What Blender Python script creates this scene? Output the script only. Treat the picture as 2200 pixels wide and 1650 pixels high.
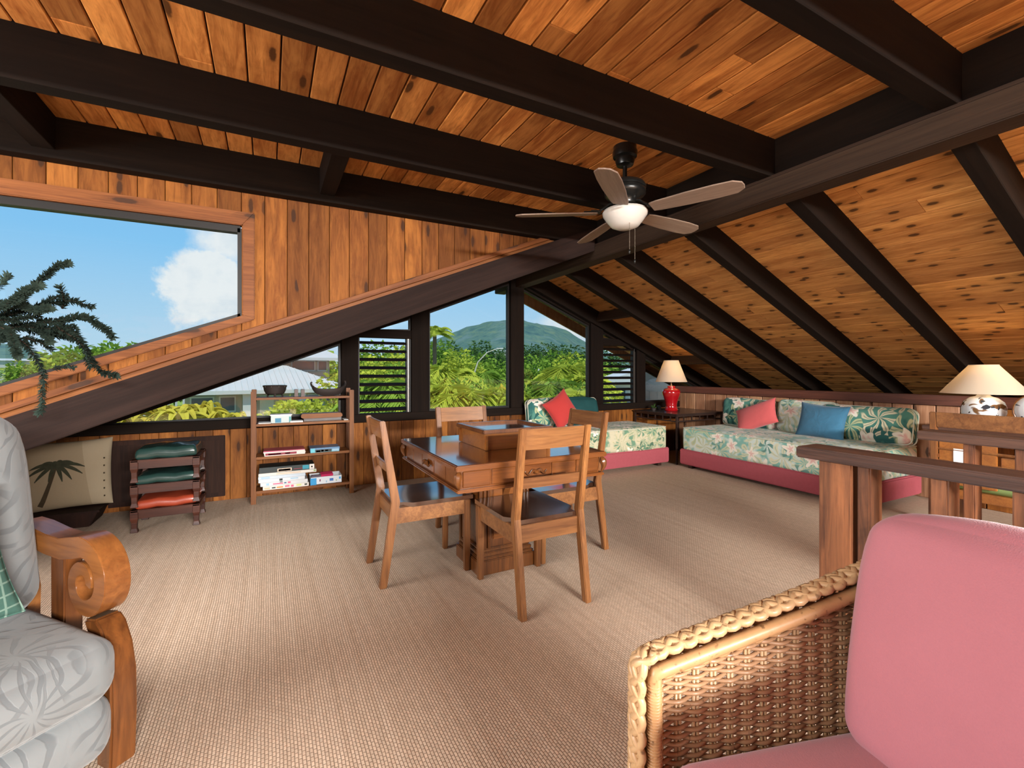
import bpy, bmesh, math, random
from mathutils import Vector, Matrix, noise

for o in list(bpy.data.objects):
    bpy.data.objects.remove(o)
sc = bpy.context.scene
C = sc.collection
R = math.radians
rnd = random.Random(11)

# ------------------------------------------------------------------ camera
cam_d = bpy.data.cameras.new('camera')
cam = bpy.data.objects.new('camera', cam_d)
C.objects.link(cam)
cam.location = (0, 0, 1.2)
cam.rotation_euler = (R(90), 0, R(-27.9))
cam_d.sensor_width = 36
cam_d.lens = 988.5 / 2200 * 36
cam_d.shift_y = -27 / 2200
cam_d.clip_start = 0.05
cam_d.clip_end = 9000
sc.camera = cam

# ------------------------------------------------------------------ view
vs = sc.view_settings
vs.view_transform = 'Standard'
vs.look = 'None'
vs.gamma = 1
vs.use_curve_mapping = False
vs.exposure = 0.0
cy = sc.cycles
cy.use_denoising = True
cy.max_bounces = 7
cy.diffuse_bounces = 4
cy.glossy_bounces = 3
cy.transmission_bounces = 4
cy.transparent_max_bounces = 10
cy.caustics_reflective = False
cy.caustics_refractive = False


class NT:
    """small helper round a node tree"""
    def __init__(self, tree):
        self.t = tree
        self.n = tree.nodes
        self.l = tree.links

    def node(self, kind, **kw):
        nd = self.n.new(kind)
        for k, v in kw.items():
            setattr(nd, k, v)
        return nd

    def put(self, sock, v):
        if v is None:
            return
        if hasattr(v, 'links'):
            self.l.new(v, sock)
        else:
            if isinstance(v, (tuple, list)) and len(v) == 3 and sock.type == 'RGBA':
                v = (*v, 1)
            sock.default_value = v

    def math(self, op, a, b=None, c=None, clamp=False):
        nd = self.node('ShaderNodeMath', operation=op, use_clamp=clamp)
        self.put(nd.inputs[0], a)
        self.put(nd.inputs[1], b)
        self.put(nd.inputs[2], c)
        return nd.outputs[0]

    def vmath(self, op, a, b=None):
        nd = self.node('ShaderNodeVectorMath', operation=op)
        self.put(nd.inputs[0], a)
        self.put(nd.inputs[1], b)
        return nd.outputs['Value'] if op in ('DOT_PRODUCT', 'LENGTH', 'DISTANCE') else nd.outputs[0]

    def mix(self, f, a, b, blend='MIX'):
        nd = self.node('ShaderNodeMix', data_type='RGBA', blend_type=blend)
        self.put(nd.inputs[0], f)
        self.put(nd.inputs[6], a)
        self.put(nd.inputs[7], b)
        return nd.outputs[2]

    def noise(self, vec, scale, detail=3, rough=.55, dist=0, color=False):
        nd = self.node('ShaderNodeTexNoise')
        self.put(nd.inputs['Vector'], vec)
        nd.inputs['Scale'].default_value = scale
        nd.inputs['Detail'].default_value = detail
        nd.inputs['Roughness'].default_value = rough
        nd.inputs['Distortion'].default_value = dist
        return nd.outputs['Color' if color else 'Fac']

    def voronoi(self, vec, scale, feature='F1', out='Distance', rand=1):
        nd = self.node('ShaderNodeTexVoronoi', feature=feature)
        self.put(nd.inputs['Vector'], vec)
        nd.inputs['Scale'].default_value = scale
        nd.inputs['Randomness'].default_value = rand
        return nd.outputs[out]

    def ramp(self, f, stops, interp='LINEAR'):
        nd = self.node('ShaderNodeValToRGB')
        nd.color_ramp.interpolation = interp
        e = nd.color_ramp.elements
        while len(e) < len(stops):
            e.new(0.5)
        for s, (p, col) in zip(e, stops):
            s.position = p
            s.color = (*col, 1) if len(col) == 3 else col
        self.put(nd.inputs[0], f)
        return nd.outputs[0]

    def step(self, f, a, b):
        nd = self.node('ShaderNodeMapRange', interpolation_type='SMOOTHSTEP')
        self.put(nd.inputs[0], f)
        nd.inputs[1].default_value = a
        nd.inputs[2].default_value = b
        return nd.outputs[0]

    def scale(self, vec, s, rot=(0, 0, 0), loc=(0, 0, 0)):
        nd = self.node('ShaderNodeMapping')
        self.put(nd.inputs[0], vec)
        nd.inputs['Scale'].default_value = s
        nd.inputs['Rotation'].default_value = rot
        nd.inputs['Location'].default_value = loc
        return nd.outputs[0]

    def sep(self, vec):
        nd = self.node('ShaderNodeSeparateXYZ')
        self.put(nd.inputs[0], vec)
        return nd.outputs

    def comb(self, x, y, z):
        nd = self.node('ShaderNodeCombineXYZ')
        for s, v in zip(nd.inputs, (x, y, z)):
            self.put(s, v)
        return nd.outputs[0]


# ------------------------------------------------------------------ sky
world = bpy.data.worlds.new('sky')
sc.world = world
world.use_nodes = True
w = NT(world.node_tree)
w.n.clear()
wd = w.vmath('NORMALIZE', w.node('ShaderNodeTexCoord').outputs['Generated'])
wx, wy, wz = w.sep(wd)
sky = w.ramp(wz, [(0.0, (.56, .76, .93)), (.06, (.50, .74, .95)), (.22, (.27, .62, 1.0)), (.55, (.15, .44, .93)), (1, (.08, .26, .70))])
# cumulus: patches of noise low in the sky, and the two heaps seen through the windows
flat = w.comb(wx, wy, w.math('MULTIPLY', wz, 2.2))
n1 = w.noise(w.vmath('ADD', flat, (4.3, 1.7, .4)), 3.0, 7, .6, .3)
scat = w.math('MULTIPLY', w.step(n1, .60, .74), w.math('MULTIPLY', w.step(wz, .0, .05), w.math('SUBTRACT', 1.0, w.step(wz, .35, .6))))


def heap(px, py, rad, soft, sq=1.0):
    r = (px - 1100) / 988.5
    z = -(py - 798) / 988.5
    v = Vector((r * math.cos(R(27.9)) + math.sin(R(27.9)), math.cos(R(27.9)) - r * math.sin(R(27.9)), z)).normalized()
    d = w.vmath('SUBTRACT', wd, tuple(v))
    dx, dy, dz = w.sep(d)
    d = w.vmath('LENGTH', w.comb(dx, dy, w.math('MULTIPLY', dz, sq)))
    d = w.math('ADD', d, w.math('MULTIPLY', w.math('SUBTRACT', w.noise(wd, 20, 9, .66, .15), .5), rad * 1.9))
    return w.math('SUBTRACT', 1.0, w.step(d, rad - soft, rad + soft))


cl = None
for hp in ((425, 628, .052, .012, .9), (455, 600, .050, .010, 1), (420, 572, .028, .010, 1), (480, 640, .045, .012, 1), (490, 520, .045, .03, 1.3), (1225, 706, .055, .05, 1.5)):
    h = heap(*hp)
    cl = h if cl is None else w.math('MAXIMUM', cl, h)
cl = w.math('MAXIMUM', w.math('MULTIPLY', scat, .3), cl)
shade = w.ramp(w.noise(wd, 22, 5, .6), [(.3, (.80, .86, .93)), (.6, (.97, .98, 1.0))])
skyc = w.mix(w.math('MULTIPLY', cl, .93), sky, shade)
bgn = w.node('ShaderNodeBackground')
w.put(bgn.inputs[0], skyc)
bgn.inputs[1].default_value = 1.0
w.l.new(bgn.outputs[0], w.node('ShaderNodeOutputWorld').inputs[0])


def lamp(name, kind, loc, rot, energy, color=(1, 1, 1), **kw):
    d = bpy.data.lights.new(name, kind)
    d.energy = energy
    d.color = color
    for k, v in kw.items():
        setattr(d, k, v)
    o = bpy.data.objects.new(name, d)
    C.objects.link(o)
    o.location = loc
    o.rotation_euler = rot
    return o


# sun: high, from behind the house, so none falls through the gable windows
sun = lamp('sun', 'SUN', (0, -10, 20), (R(25), 0, R(-18)), 5.6, (1, .95, .86), angle=R(.6))
# fill lamps added to brighten the room, unseen behind and left of the camera
fill1 = lamp('fill_near', 'AREA', (2.3, -5.95, 2.36), (R(72), 0, 0), 3200, (1, .965, .92), shape='RECTANGLE', size=5.2, size_y=.40)
fill2 = lamp('fill_left', 'AREA', (-3.15, 1.3, 1.95), (R(58), 0, R(-90)), 250, (1, .965, .92), shape='RECTANGLE', size=3.2, size_y=1.5)


# ------------------------------------------------------------------ mesh helpers
class MB:
    """collects shapes, then links them as ONE mesh object"""
    def __init__(self):
        self.v = []
        self.f = []

    def add(self, vs, fs):
        o = len(self.v)
        self.v += [tuple(p) for p in vs]
        self.f += [tuple(i + o for i in q) for q in fs]
        return self

    def box(self, x0, x1, y0, y1, z0, z1):
        vs = [(x, y, z) for z in (z0, z1) for y in (y0, y1) for x in (x0, x1)]
        return self.add(vs, [(0, 2, 3, 1), (4, 5, 7, 6), (0, 1, 5, 4), (2, 6, 7, 3), (0, 4, 6, 2), (1, 3, 7, 5)])

    def prism(self, poly, a, b, axis='Y'):
        """poly in the plane across axis: Y -> (x,z), X -> (y,z), Z -> (x,y)"""
        n = len(poly)

        def pt(p, t):
            return {'Y': (p[0], t, p[1]), 'X': (t, p[0], p[1]), 'Z': (p[0], p[1], t)}[axis]
        vs = [pt(p, a) for p in poly] + [pt(p, b) for p in poly]
        fs = [tuple(range(n)), tuple(range(2 * n - 1, n - 1, -1))]
        fs += [(i, i + n, (i + 1) % n + n, (i + 1) % n) for i in range(n)]
        return self.add(vs, fs)

    def tube(self, pts, rad, n=8, cap=True, flat=1.0, closed=False):
        pts = [Vector(p) for p in pts]
        m = len(pts)
        rr = rad if isinstance(rad, (list, tuple)) else [rad] * m
        ups = None
        rings = []
        for i, p in enumerate(pts):
            if closed:
                t = pts[(i + 1) % m] - pts[i - 1]
            else:
                t = pts[min(i + 1, m - 1)] - pts[max(i - 1, 0)]
            t.normalize()
            if ups is None:
                ups = Vector((0, 0, 1)) if abs(t.z) < .9 else Vector((0, 1, 0))
            side = t.cross(ups)
            if side.length < 1e-6:
                side = t.orthogonal()
            side.normalize()
            ups = side.cross(t).normalized()
            rings.append([p + side * math.cos(2 * math.pi * k / n) * rr[i] + ups * math.sin(2 * math.pi * k / n) * rr[i] * flat for k in range(n)])
        vs = [q for r in rings for q in r]
        fs = []
        for i in range(m if closed else m - 1):
            j = (i + 1) % m
            for k in range(n):
                fs.append((i * n + k, i * n + (k + 1) % n, j * n + (k + 1) % n, j * n + k))
        if cap and not closed:
            fs.append(tuple(range(n - 1, -1, -1)))
            fs.append(tuple((m - 1) * n + k for k in range(n)))
        return self.add(vs, fs)

    def lathe(self, prof, n=24, c=(0, 0, 0), cap=True):
        vs, fs = [], []
        for r, z in prof:
            vs += [(c[0] + r * math.cos(2 * math.pi * k / n), c[1] + r * math.sin(2 * math.pi * k / n), c[2] + z) for k in range(n)]
        for i in range(len(prof) - 1):
            for k in range(n):
                fs.append((i * n + k, i * n + (k + 1) % n, (i + 1) * n + (k + 1) % n, (i + 1) * n + k))
        if cap:
            fs.append(tuple(range(n - 1, -1, -1)))
            fs.append(tuple((len(prof) - 1) * n + k for k in range(n)))
        return self.add(vs, fs)

    def bar(self, a, b, w, h, up=(0, 0, 1)):
        """square bar from a to b"""
        a, b = Vector(a), Vector(b)
        t = (b - a).normalized()
        s = t.cross(Vector(up))
        if s.length < 1e-5:
            s = t.orthogonal()
        s.normalize()
        u = s.cross(t).normalized()
        vs = []
        for p in (a, b):
            vs += [p - s * w / 2 - u * h / 2, p + s * w / 2 - u * h / 2, p + s * w / 2 + u * h / 2, p - s * w / 2 + u * h / 2]
        return self.add(vs, [(3, 2, 1, 0), (4, 5, 6, 7), (0, 1, 5, 4), (1, 2, 6, 5), (2, 3, 7, 6), (3, 0, 4, 7)])

    def rbox(self, hx, hy, hz, r, c=(0, 0, 0), puff=(0, 0, 0), n=5, m=6, fn=None):
        """rounded (cushion) box with half sizes, puffed faces"""
        def ticks(h):
            q = [-h + r * (1 - math.cos(a * math.pi / 2 / n)) for a in range(n)] if r > 0 else [-h]
            inner = [-h + r + (2 * h - 2 * r) * k / m for k in range(m + 1)]
            return q + inner + [-x for x in reversed(q)]
        T = [ticks(hx), ticks(hy), ticks(hz)]
        H = (hx, hy, hz)
        idx = {}
        vs, fs = [], []

        def vid(p):
            k = tuple(round(q, 6) for q in p)
            if k not in idx:
                inn = [max(-(H[i] - r), min(H[i] - r, p[i])) for i in range(3)]
                d = Vector([p[i] - inn[i] for i in range(3)])
                if d.length > 1e-9:
                    # cube -> rounded edge
                    mx = max(abs(q) for q in d)
                    d = d.normalized() * min(r, r if mx > r * .999 else mx)
                q = [inn[i] + d[i] for i in range(3)]
                w = [1 - (p[i] / H[i]) ** 2 for i in range(3)]
                q[0] += puff[0] * w[1] * w[2] * (q[0] / H[0])
                q[1] += puff[1] * w[0] * w[2] * (q[1] / H[1])
                q[2] += puff[2] * w[0] * w[1] * (q[2] / H[2])
                if fn:
                    q = fn(q)
                idx[k] = len(vs)
                vs.append((q[0] + c[0], q[1] + c[1], q[2] + c[2]))
            return idx[k]
        for ax in range(3):
            a, b = [(1, 2), (2, 0), (0, 1)][ax]
            for sgn in (-1, 1):
                for i in range(len(T[a]) - 1):
                    for j in range(len(T[b]) - 1):
                        q = []
                        for di, dj in ((0, 0), (1, 0), (1, 1), (0, 1)):
                            p = [0, 0, 0]
                            p[ax] = sgn * H[ax]
                            p[a] = T[a][i + di]
                            p[b] = T[b][j + dj]
                            q.append(vid(p))
                        fs.append(tuple(q) if sgn > 0 else tuple(reversed(q)))
        return self.add(vs, fs)

    def pillow(self, a, b, t, n=14, pinch=.10, ear=.0):
        """scatter cushion in the xz plane, half sizes a,b, thickness t along y"""
        vs, fs = [], []
        for sgn in (1, -1):
            base = len(vs)
            for i in range(n + 1):
                for j in range(n + 1):
                    u = -math.cos(math.pi * i / n)
                    v = -math.cos(math.pi * j / n)
                    x = a * u * (1 - pinch * (1 - v * v) * u * u)
                    z = b * v * (1 - pinch * (1 - u * u) * v * v)
                    e = max(0, (1 - u ** 2)) * max(0, (1 - v ** 2))
                    y = sgn * t * .5 * e ** .42
                    vs.append((x, y, z))
            for i in range(n):
                for j in range(n):
                    k = base + i * (n + 1) + j
                    q = (k, k + n + 1, k + n + 2, k + 1)
                    fs.append(q if sgn < 0 else tuple(reversed(q)))
        return self.add(vs, fs)

    def xform(self, m):
        self.v = [tuple(m @ Vector(p)) for p in self.v]
        return self

    def build(self, name, mat, parent=None, smooth=None, bevel=0, seg=2, weld=False, loc=None, rot=None):
        me = bpy.data.meshes.new(name)
        me.from_pydata(self.v, [], self.f)
        if bevel or weld:
            bm = bmesh.new()
            bm.from_mesh(me)
            if weld:
                bmesh.ops.remove_doubles(bm, verts=bm.verts, dist=1e-5)
            if bevel:
                ed = [e for e in bm.edges if len(e.link_faces) == 2 and e.calc_face_angle(0) > .4]
                bmesh.ops.bevel(bm, geom=ed, offset=bevel, segments=seg, affect='EDGES', clamp_overlap=True)
            bmesh.ops.recalc_face_normals(bm, faces=bm.faces)
            bm.to_mesh(me)
            bm.free()
        return link(name, me, mat, parent, smooth, loc, rot)


def link(name, me, mat, parent=None, smooth=None, loc=None, rot=None):
    o = bpy.data.objects.new(name, me)
    C.objects.link(o)
    if mat is not None and not me.materials:
        me.materials.append(mat)
    if smooth is not None:
        for p in me.polygons:
            p.use_smooth = True
        if smooth < 3.1:
            me.set_sharp_from_angle(angle=smooth)
    if parent:
        o.parent = parent
    if loc:
        o.location = loc
    if rot:
        o.rotation_euler = rot
    return o


def tag(o, label, cat, group=None):
    o['label'] = label
    o['category'] = cat
    if group:
        o['group'] = group
    return o


def thing(name, label, cat, loc=(0, 0, 0), rz=0, group=None, rot=None):
    o = bpy.data.objects.new(name, None)
    C.objects.link(o)
    o.empty_display_size = .1
    o.location = loc
    o.rotation_euler = rot or (0, 0, R(rz))
    return tag(o, label, cat, group)


def struct(o):
    o['kind'] = 'structure'
    return o


def dup(root, loc, rz, label, group=None):
    r = root.copy()
    C.objects.link(r)
    r.location = loc
    r.rotation_euler = (0, 0, R(rz))
    r['label'] = label
    if group:
        r['group'] = group
    for ch in list(root.children):
        c = ch.copy()
        C.objects.link(c)
        c.parent = r
        for g in list(ch.children):
            d = g.copy()
            C.objects.link(d)
            d.parent = c
    return r


def B(*a):
    return MB().box(*a)


SM = R(40)
SMOOTH = 3.2


# ------------------------------------------------------------------ materials
def new_mat(name):
    m = bpy.data.materials.new(name)
    m.use_nodes = True
    t = NT(m.node_tree)
    t.n.clear()
    out = t.node('ShaderNodeOutputMaterial')
    return m, t, out


def bsdf(t, out, color, rough=.5, spec=.5, metal=0, bump=None, bstr=.3, bdist=.01, coat=0, coatr=.1, sheen=0, trans=None):
    p = t.node('ShaderNodeBsdfPrincipled')
    t.put(p.inputs['Base Color'], color)
    t.put(p.inputs['Roughness'], rough)
    p.inputs['Specular IOR Level'].default_value = spec
    p.inputs['Metallic'].default_value = metal
    p.inputs['Coat Weight'].default_value = coat
    p.inputs['Coat Roughness'].default_value = coatr
    p.inputs['Coat IOR'].default_value = 2.0 if coat == 1 else 1.5
    p.inputs['Sheen Weight'].default_value = sheen
    if bump is not None:
        b = t.node('ShaderNodeBump')
        b.inputs['Strength'].default_value = bstr
        b.inputs['Distance'].default_value = bdist
        t.put(b.inputs['Height'], bump)
        t.l.new(b.outputs[0], p.inputs['Normal'])
    t.l.new(p.outputs[0], out.inputs[0])
    return p


def plain(name, col, rough=.5, spec=.5, metal=0, coat=0, var=.0, vs=8, bump=0, coatr=.08):
    m, t, out = new_mat(name)
    co = t.node('ShaderNodeTexCoord').outputs['Object']
    c = col
    nz = None
    if var or bump:
        nz = t.noise(co, vs, 4)
        c = t.mix(nz, tuple(max(0, q * (1 - var)) for q in col), tuple(min(1, q * (1 + var)) for q in col))
    bsdf(t, out, c, rough, spec, metal, nz if bump else None, bump, .01, coat, coatr)
    return m


def wood(name, light, dark, axis='Y', rough=.5, spec=.4, across=26, along=1.3, knots=0.0, knot_scale=(1.1, 7), vary=.35, grain=.45, coat=0, bump=.12, fine=1.0, coatr=.12, stain=0.0, side=None):
    """boards and timbers: grain along the object's own axis, every object its own cut"""
    m, t, out = new_mat(name)
    co = t.node('ShaderNodeTexCoord').outputs['Object']
    rn = t.node('ShaderNodeObjectInfo').outputs['Random']
    off = t.comb(t.math('MULTIPLY', rn, 71.3), t.math('MULTIPLY', rn, 37.7), t.math('MULTIPLY', rn, 53.1))
    v = t.vmath('ADD', co, off)
    s = [across] * 3
    s['XYZ'.index(axis)] = along
    st = t.scale(v, tuple(s))
    big = t.noise(t.scale(v, tuple(q * .28 for q in s)), 1.0, 4, .6, 1.2)
    gr = t.noise(st, 1.6, 6, .65, 1.0)
    fin = t.noise(t.scale(v, tuple((q * 5 if i != 'XYZ'.index(axis) else q * 3) for i, q in enumerate(s))), fine, 3, .6)
    f = t.math('ADD', t.math('MULTIPLY', big, .55), t.math('MULTIPLY', gr, .6))
    f = t.step(f, .36, .78)
    col = t.mix(f, light, dark)
    line = t.step(fin, .5, .75)
    col = t.mix(t.math('MULTIPLY', line, grain), col, tuple(q * .45 for q in dark))
    # every board its own tone
    tone = t.math('ADD', 1 - vary * .6, t.math('MULTIPLY', rn, vary * 1.15))
    col = t.mix(1.0, col, t.comb(tone, t.math('MULTIPLY', tone, t.math('ADD', .96, t.math('MULTIPLY', rn, .06))), tone), 'MULTIPLY')
    if knots:
        cx = t.sep(v)
        kv2 = t.comb(t.math('MULTIPLY', cx['XYZ'.index(side or ('Z' if axis == 'X' else 'X'))], knot_scale[1]), t.math('MULTIPLY', cx['XYZ'.index(axis)], knot_scale[0]), 0)
        nd = t.node('ShaderNodeTexVoronoi', voronoi_dimensions='2D')
        t.put(nd.inputs['Vector'], kv2)
        nd.inputs['Scale'].default_value = 1
        dist = t.math('ADD', nd.outputs['Distance'], t.math('MULTIPLY', t.math('SUBTRACT', t.noise(v, 30, 3), .5), .10))
        keep = t.step(t.sep(nd.outputs['Color'])[0], 1 - knots, 1 - knots + .02)
        core = t.math('MULTIPLY', t.math('SUBTRACT', 1, t.step(dist, .10, .17)), keep)
        halo = t.math('MULTIPLY', t.math('SUBTRACT', 1, t.step(dist, .10, .42)), keep)
        col = t.mix(t.math('MULTIPLY', halo, .5), col, tuple(q * .62 for q in dark))
        col = t.mix(t.math('MULTIPLY', core, .8), col, (.030, .014, .008))
    if stain:
        sn = t.step(t.noise(v, 2.2, 4, .6, .8), .52, .72)
        col = t.mix(t.math('MULTIPLY', sn, stain), col, tuple(q * .5 for q in dark))
    bsdf(t, out, col, rough, spec, 0, t.math('ADD', fin, gr), bump, .002, coat, coatr)
    return m


M = {}
M['ceil'] = wood('cedar ceiling boards', (.74, .330, .092), (.32, .100, .024), 'Y', .6, .1, 16, 2.2, .2, (2.6, 9), .75, .40, bump=.15, stain=.35)
M['slope'] = wood('pine roof boards', (.74, .370, .118), (.44, .176, .048), 'Y', .6, .12, 26, 2.4, .62, (5.0, 10), .34, .42, bump=.15)
M['wallv'] = wood('cedar wall boards', (.27, .100, .021), (.12, .036, .008), 'Z', .6, .12, 16, 2.2, .3, (3.0, 10), .75, .42, bump=.12, stain=.25)
M['knee'] = wood('pale wall boards', (.50, .27, .15), (.28, .12, .055), 'Z', .55, .35, 20, 1.5, .5, (3.0, 8), .35, .4, side='Y')
M['trimx'] = wood('cedar trim', (.25, .088, .024), (.13, .041, .012), 'X', .55, .2, 40, 1.5, .25, (2, 9), .25, .45)
M['trimy'] = wood('red brown cap', (.175, .060, .034), (.085, .028, .017), 'Y', .45, .4, 40, 1.5, 0, vary=.15)
M['trimz'] = wood('cedar trim upright', (.25, .088, .024), (.13, .041, .012), 'Z', .55, .2, 40, 1.5, .2, (2, 9), .25, .45)
for ax in 'XYZ':
    M['beam' + ax] = wood('dark stained timber ' + ax, (.0125, .0070, .0044), (.006, .0034, .0023), ax, .8, .12, 22, .9, 0, vary=.22, grain=.3, bump=.2)
M['slopebeam'] = wood('purple brown timber', (.027, .0140, .0100), (.013, .0066, .0048), 'X', .75, .15, 22, .9, 0, vary=.1, grain=.3, bump=.2)
M['ridge'] = wood('ridge timber', (.050, .0285, .0165), (.024, .013, .008), 'Y', .7, .2, 22, .7, 0, vary=.1, grain=.35, bump=.2)
M['void'] = plain('dark backing board', (.035, .017, .009), .9, .1)  # dark board behind the gaps between planks
M['fir'] = wood('weathered rail', (.115, .052, .032), (.042, .020, .014), 'Y', .5, .35, 24, 1.4, 0, vary=.2, grain=.5, bump=.25)
M['firz'] = wood('worn fir post', (.40, .155, .060), (.060, .025, .015), 'Z', .5, .35, 12, 1.0, .0, vary=.35, grain=.5, bump=.3, stain=.7)
M['koa'] = wood('table wood', (.20, .064, .013), (.092, .027, .006), 'X', .28, .5, 24, 1.6, 0, vary=.12, grain=.35, coat=.35, bump=.04)
M['koay'] = wood('table wood side', (.20, .064, .013), (.092, .027, .006), 'Y', .28, .5, 24, 1.6, 0, vary=.12, grain=.35, coat=.35, bump=.04)
M['koaz'] = wood('table wood post', (.16, .054, .013), (.062, .020, .006), 'Z', .32, .5, 24, 1.6, 0, vary=.12, grain=.35, coat=.3, bump=.04)
M['top'] = wood('polished table top', (.100, .030, .010), (.044, .014, .006), 'X', .15, .5, 20, 1.2, 0, vary=.1, grain=.2, coat=1, bump=.012, coatr=.10)
M['boxw'] = wood('honey box wood', (.33, .120, .023), (.20, .064, .012), 'X', .3, .5, 20, 1.3, 0, vary=.1, grain=.3, coat=.3, bump=.03)
M['chairz'] = wood('worn chair wood', (.27, .112, .032), (.11, .036, .010), 'Z', .42, .45, 22, 1.6, 0, vary=.3, grain=.35, coat=.2, bump=.05, stain=.25)
M['chairx'] = wood('worn chair rail', (.28, .120, .038), (.12, .043, .013), 'X', .42, .45, 22, 1.6, 0, vary=.3, grain=.35, coat=.25, bump=.05, stain=.25)
M['seat'] = wood('dark chair seat', (.075, .030, .014), (.034, .014, .008), 'Y', .2, .5, 14, 1.2, 0, vary=.2, grain=.25, coat=1, bump=.02, coatr=.13)
M['shelf'] = wood('bookcase wood', (.27, .102, .028), (.14, .048, .013), 'X', .5, .25, 24, 1.4, 0, vary=.2)
M['shelfz'] = wood('bookcase upright', (.25, .094, .026), (.12, .042, .012), 'Z', .5, .25, 24, 1.4, 0, vary=.2)
M['stool'] = wood('rosewood stool', (.075, .021, .011), (.030, .009, .006), 'X', .4, .35, 26, 1.5, 0, vary=.2, coat=.15)
M['armw'] = wood('scroll arm wood', (.27, .105, .027), (.13, .043, .011), 'Y', .3, .5, 15, 1.4, 0, vary=.1, grain=.3, coat=.45, bump=.04)
M['armd'] = wood('arm leg wood', (.19, .064, .015), (.064, .020, .006), 'Z', .28, .5, 15, 1.4, 0, vary=.1, grain=.35, coat=.5, bump=.04)
M['dark'] = wood('near black furniture wood', (.040, .020, .015), (.018, .010, .008), 'X', .35, .5, 24, 1.4, 0, vary=.15, coat=.3)
M['panel'] = wood('dark access door', (.030, .012, .007), (.014, .006, .004), 'Z', .7, .15, 18, 1.2, 0, vary=.1)
M['blade'] = wood('greyed fan blade', (.30, .225, .170), (.19, .13, .095), 'X', .5, .35, 34, 2.0, 0, vary=.2, grain=.4)
M['black'] = plain('black bronze metal', (.016, .016, .015), .32, .5, .6, .2)
M['chain'] = plain('pull chain', (.09, .07, .05), .35, .5, .8)
M['brass'] = plain('antique pull', (.20, .11, .06), .32, .5, .7)
M['red'] = plain('red glazed ceramic', (.36, .006, .010), .10, .6, 0, .8)
M['iron'] = plain('cast iron', (.030, .022, .020), .55, .4)
M['frame'] = plain('dark window metal', (.010, .008, .007), .5, .3, 0)
M['alu'] = plain('aluminium track', (.30, .28, .26), .35, .5, .8)
M['white'] = plain('white card', (.80, .80, .79), .6)
M['paper'] = plain('paper', (.72, .72, .70), .7)
M['pinkbase'] = plain('rose upholstery', (.36, .080, .098), .85, .2, var=.12, vs=30)
M['piping'] = plain('pale piping', (.55, .55, .45), .8, .2)


def glass():
    m, t, out = new_mat('window glass')
    fr = t.node('ShaderNodeFresnel')
    fr.inputs[0].default_value = 1.5
    tr = t.node('ShaderNodeBsdfTransparent')
    tr.inputs[0].default_value = (.96, .98, .97, 1)
    gl = t.node('ShaderNodeBsdfGlossy')
    gl.inputs['Roughness'].default_value = .0
    mx = t.node('ShaderNodeMixShader')
    t.l.new(t.math('MULTIPLY', fr.outputs[0], .9), mx.inputs[0])
    t.l.new(tr.outputs[0], mx.inputs[1])
    t.l.new(gl.outputs[0], mx.inputs[2])
    t.l.new(mx.outputs[0], out.inputs[0])
    return m


M['glass'] = glass()


def sisal():
    m, t, out = new_mat('sisal carpet')
    co = t.node('ShaderNodeTexCoord').outputs['Object']
    wob = t.vmath('ADD', co, t.vmath('SCALE', t.vmath('SUBTRACT', t.noise(co, 9, 2, .5, 0, True), (.5, .5, .5)), None))
    nd = wob.node
    nd2 = nd.inputs[1].links[0].from_node
    nd2.inputs['Scale'].default_value = .006
    br = t.node('ShaderNodeTexBrick')
    t.put(br.inputs['Vector'], t.scale(wob, (1, 1, 1), (0, 0, R(90))))
    br.offset = .5
    br.inputs['Scale'].default_value = 1
    br.inputs['Mortar Size'].default_value = .0022
    br.inputs['Mortar Smooth'].default_value = .9
    br.inputs['Brick Width'].default_value = .019
    br.inputs['Row Height'].default_value = .0105
    br.inputs['Bias'].default_value = 0
    br.inputs['Color1'].default_value = (1, 1, 1, 1)
    br.inputs['Color2'].default_value = (.82, .82, .82, 1)
    br.inputs['Mortar'].default_value = (.42, .40, .38, 1)
    streak = t.noise(t.scale(co, (34, .5, 1)), 1, 4, .6)
    patch = t.noise(co, 1.1, 4, .55)
    base = t.ramp(streak, [(.25, (.60, .445, .320)), (.5, (.70, .535, .400)), (.75, (.76, .60, .465))])
    base = t.mix(t.math('MULTIPLY', patch, .35), base, (.62, .47, .345))
    spec = t.step(t.noise(co, 55, 2), .72, .80)
    base = t.mix(t.math('MULTIPLY', spec, .35), base, (.12, .07, .04))
    col = t.mix(.9, base, br.outputs['Color'], 'MULTIPLY')
    h = t.math('ADD', t.math('MULTIPLY', br.outputs['Fac'], -1), t.math('MULTIPLY', streak, .3))
    bsdf(t, out, col, .9, .15, 0, h, .55, .004)
    return m


M['sisal'] = sisal()


def radial(t, uv, scale, spokes, twist=0.0):
    """cells of a scattered print: stripe wave round each centre, distance from it, cell colour"""
    nd = t.node('ShaderNodeTexVoronoi', voronoi_dimensions='2D')
    t.put(nd.inputs['Vector'], uv)
    nd.inputs['Scale'].default_value = scale
    nd.inputs['Randomness'].default_value = .85
    d = t.vmath('SUBTRACT', uv, nd.outputs['Position'])
    x, y, z = t.sep(d)
    ang = t.math('ARCTAN2', y, x)
    r, g, b = t.sep(nd.outputs['Color'])
    ph = t.math('ADD', t.math('MULTIPLY', ang, spokes), t.math('ADD', t.math('MULTIPLY', r, 6.28), t.math('MULTIPLY', nd.outputs['Distance'], twist)))
    return t.math('SINE', ph), nd.outputs['Distance'], r, g, ang


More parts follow.
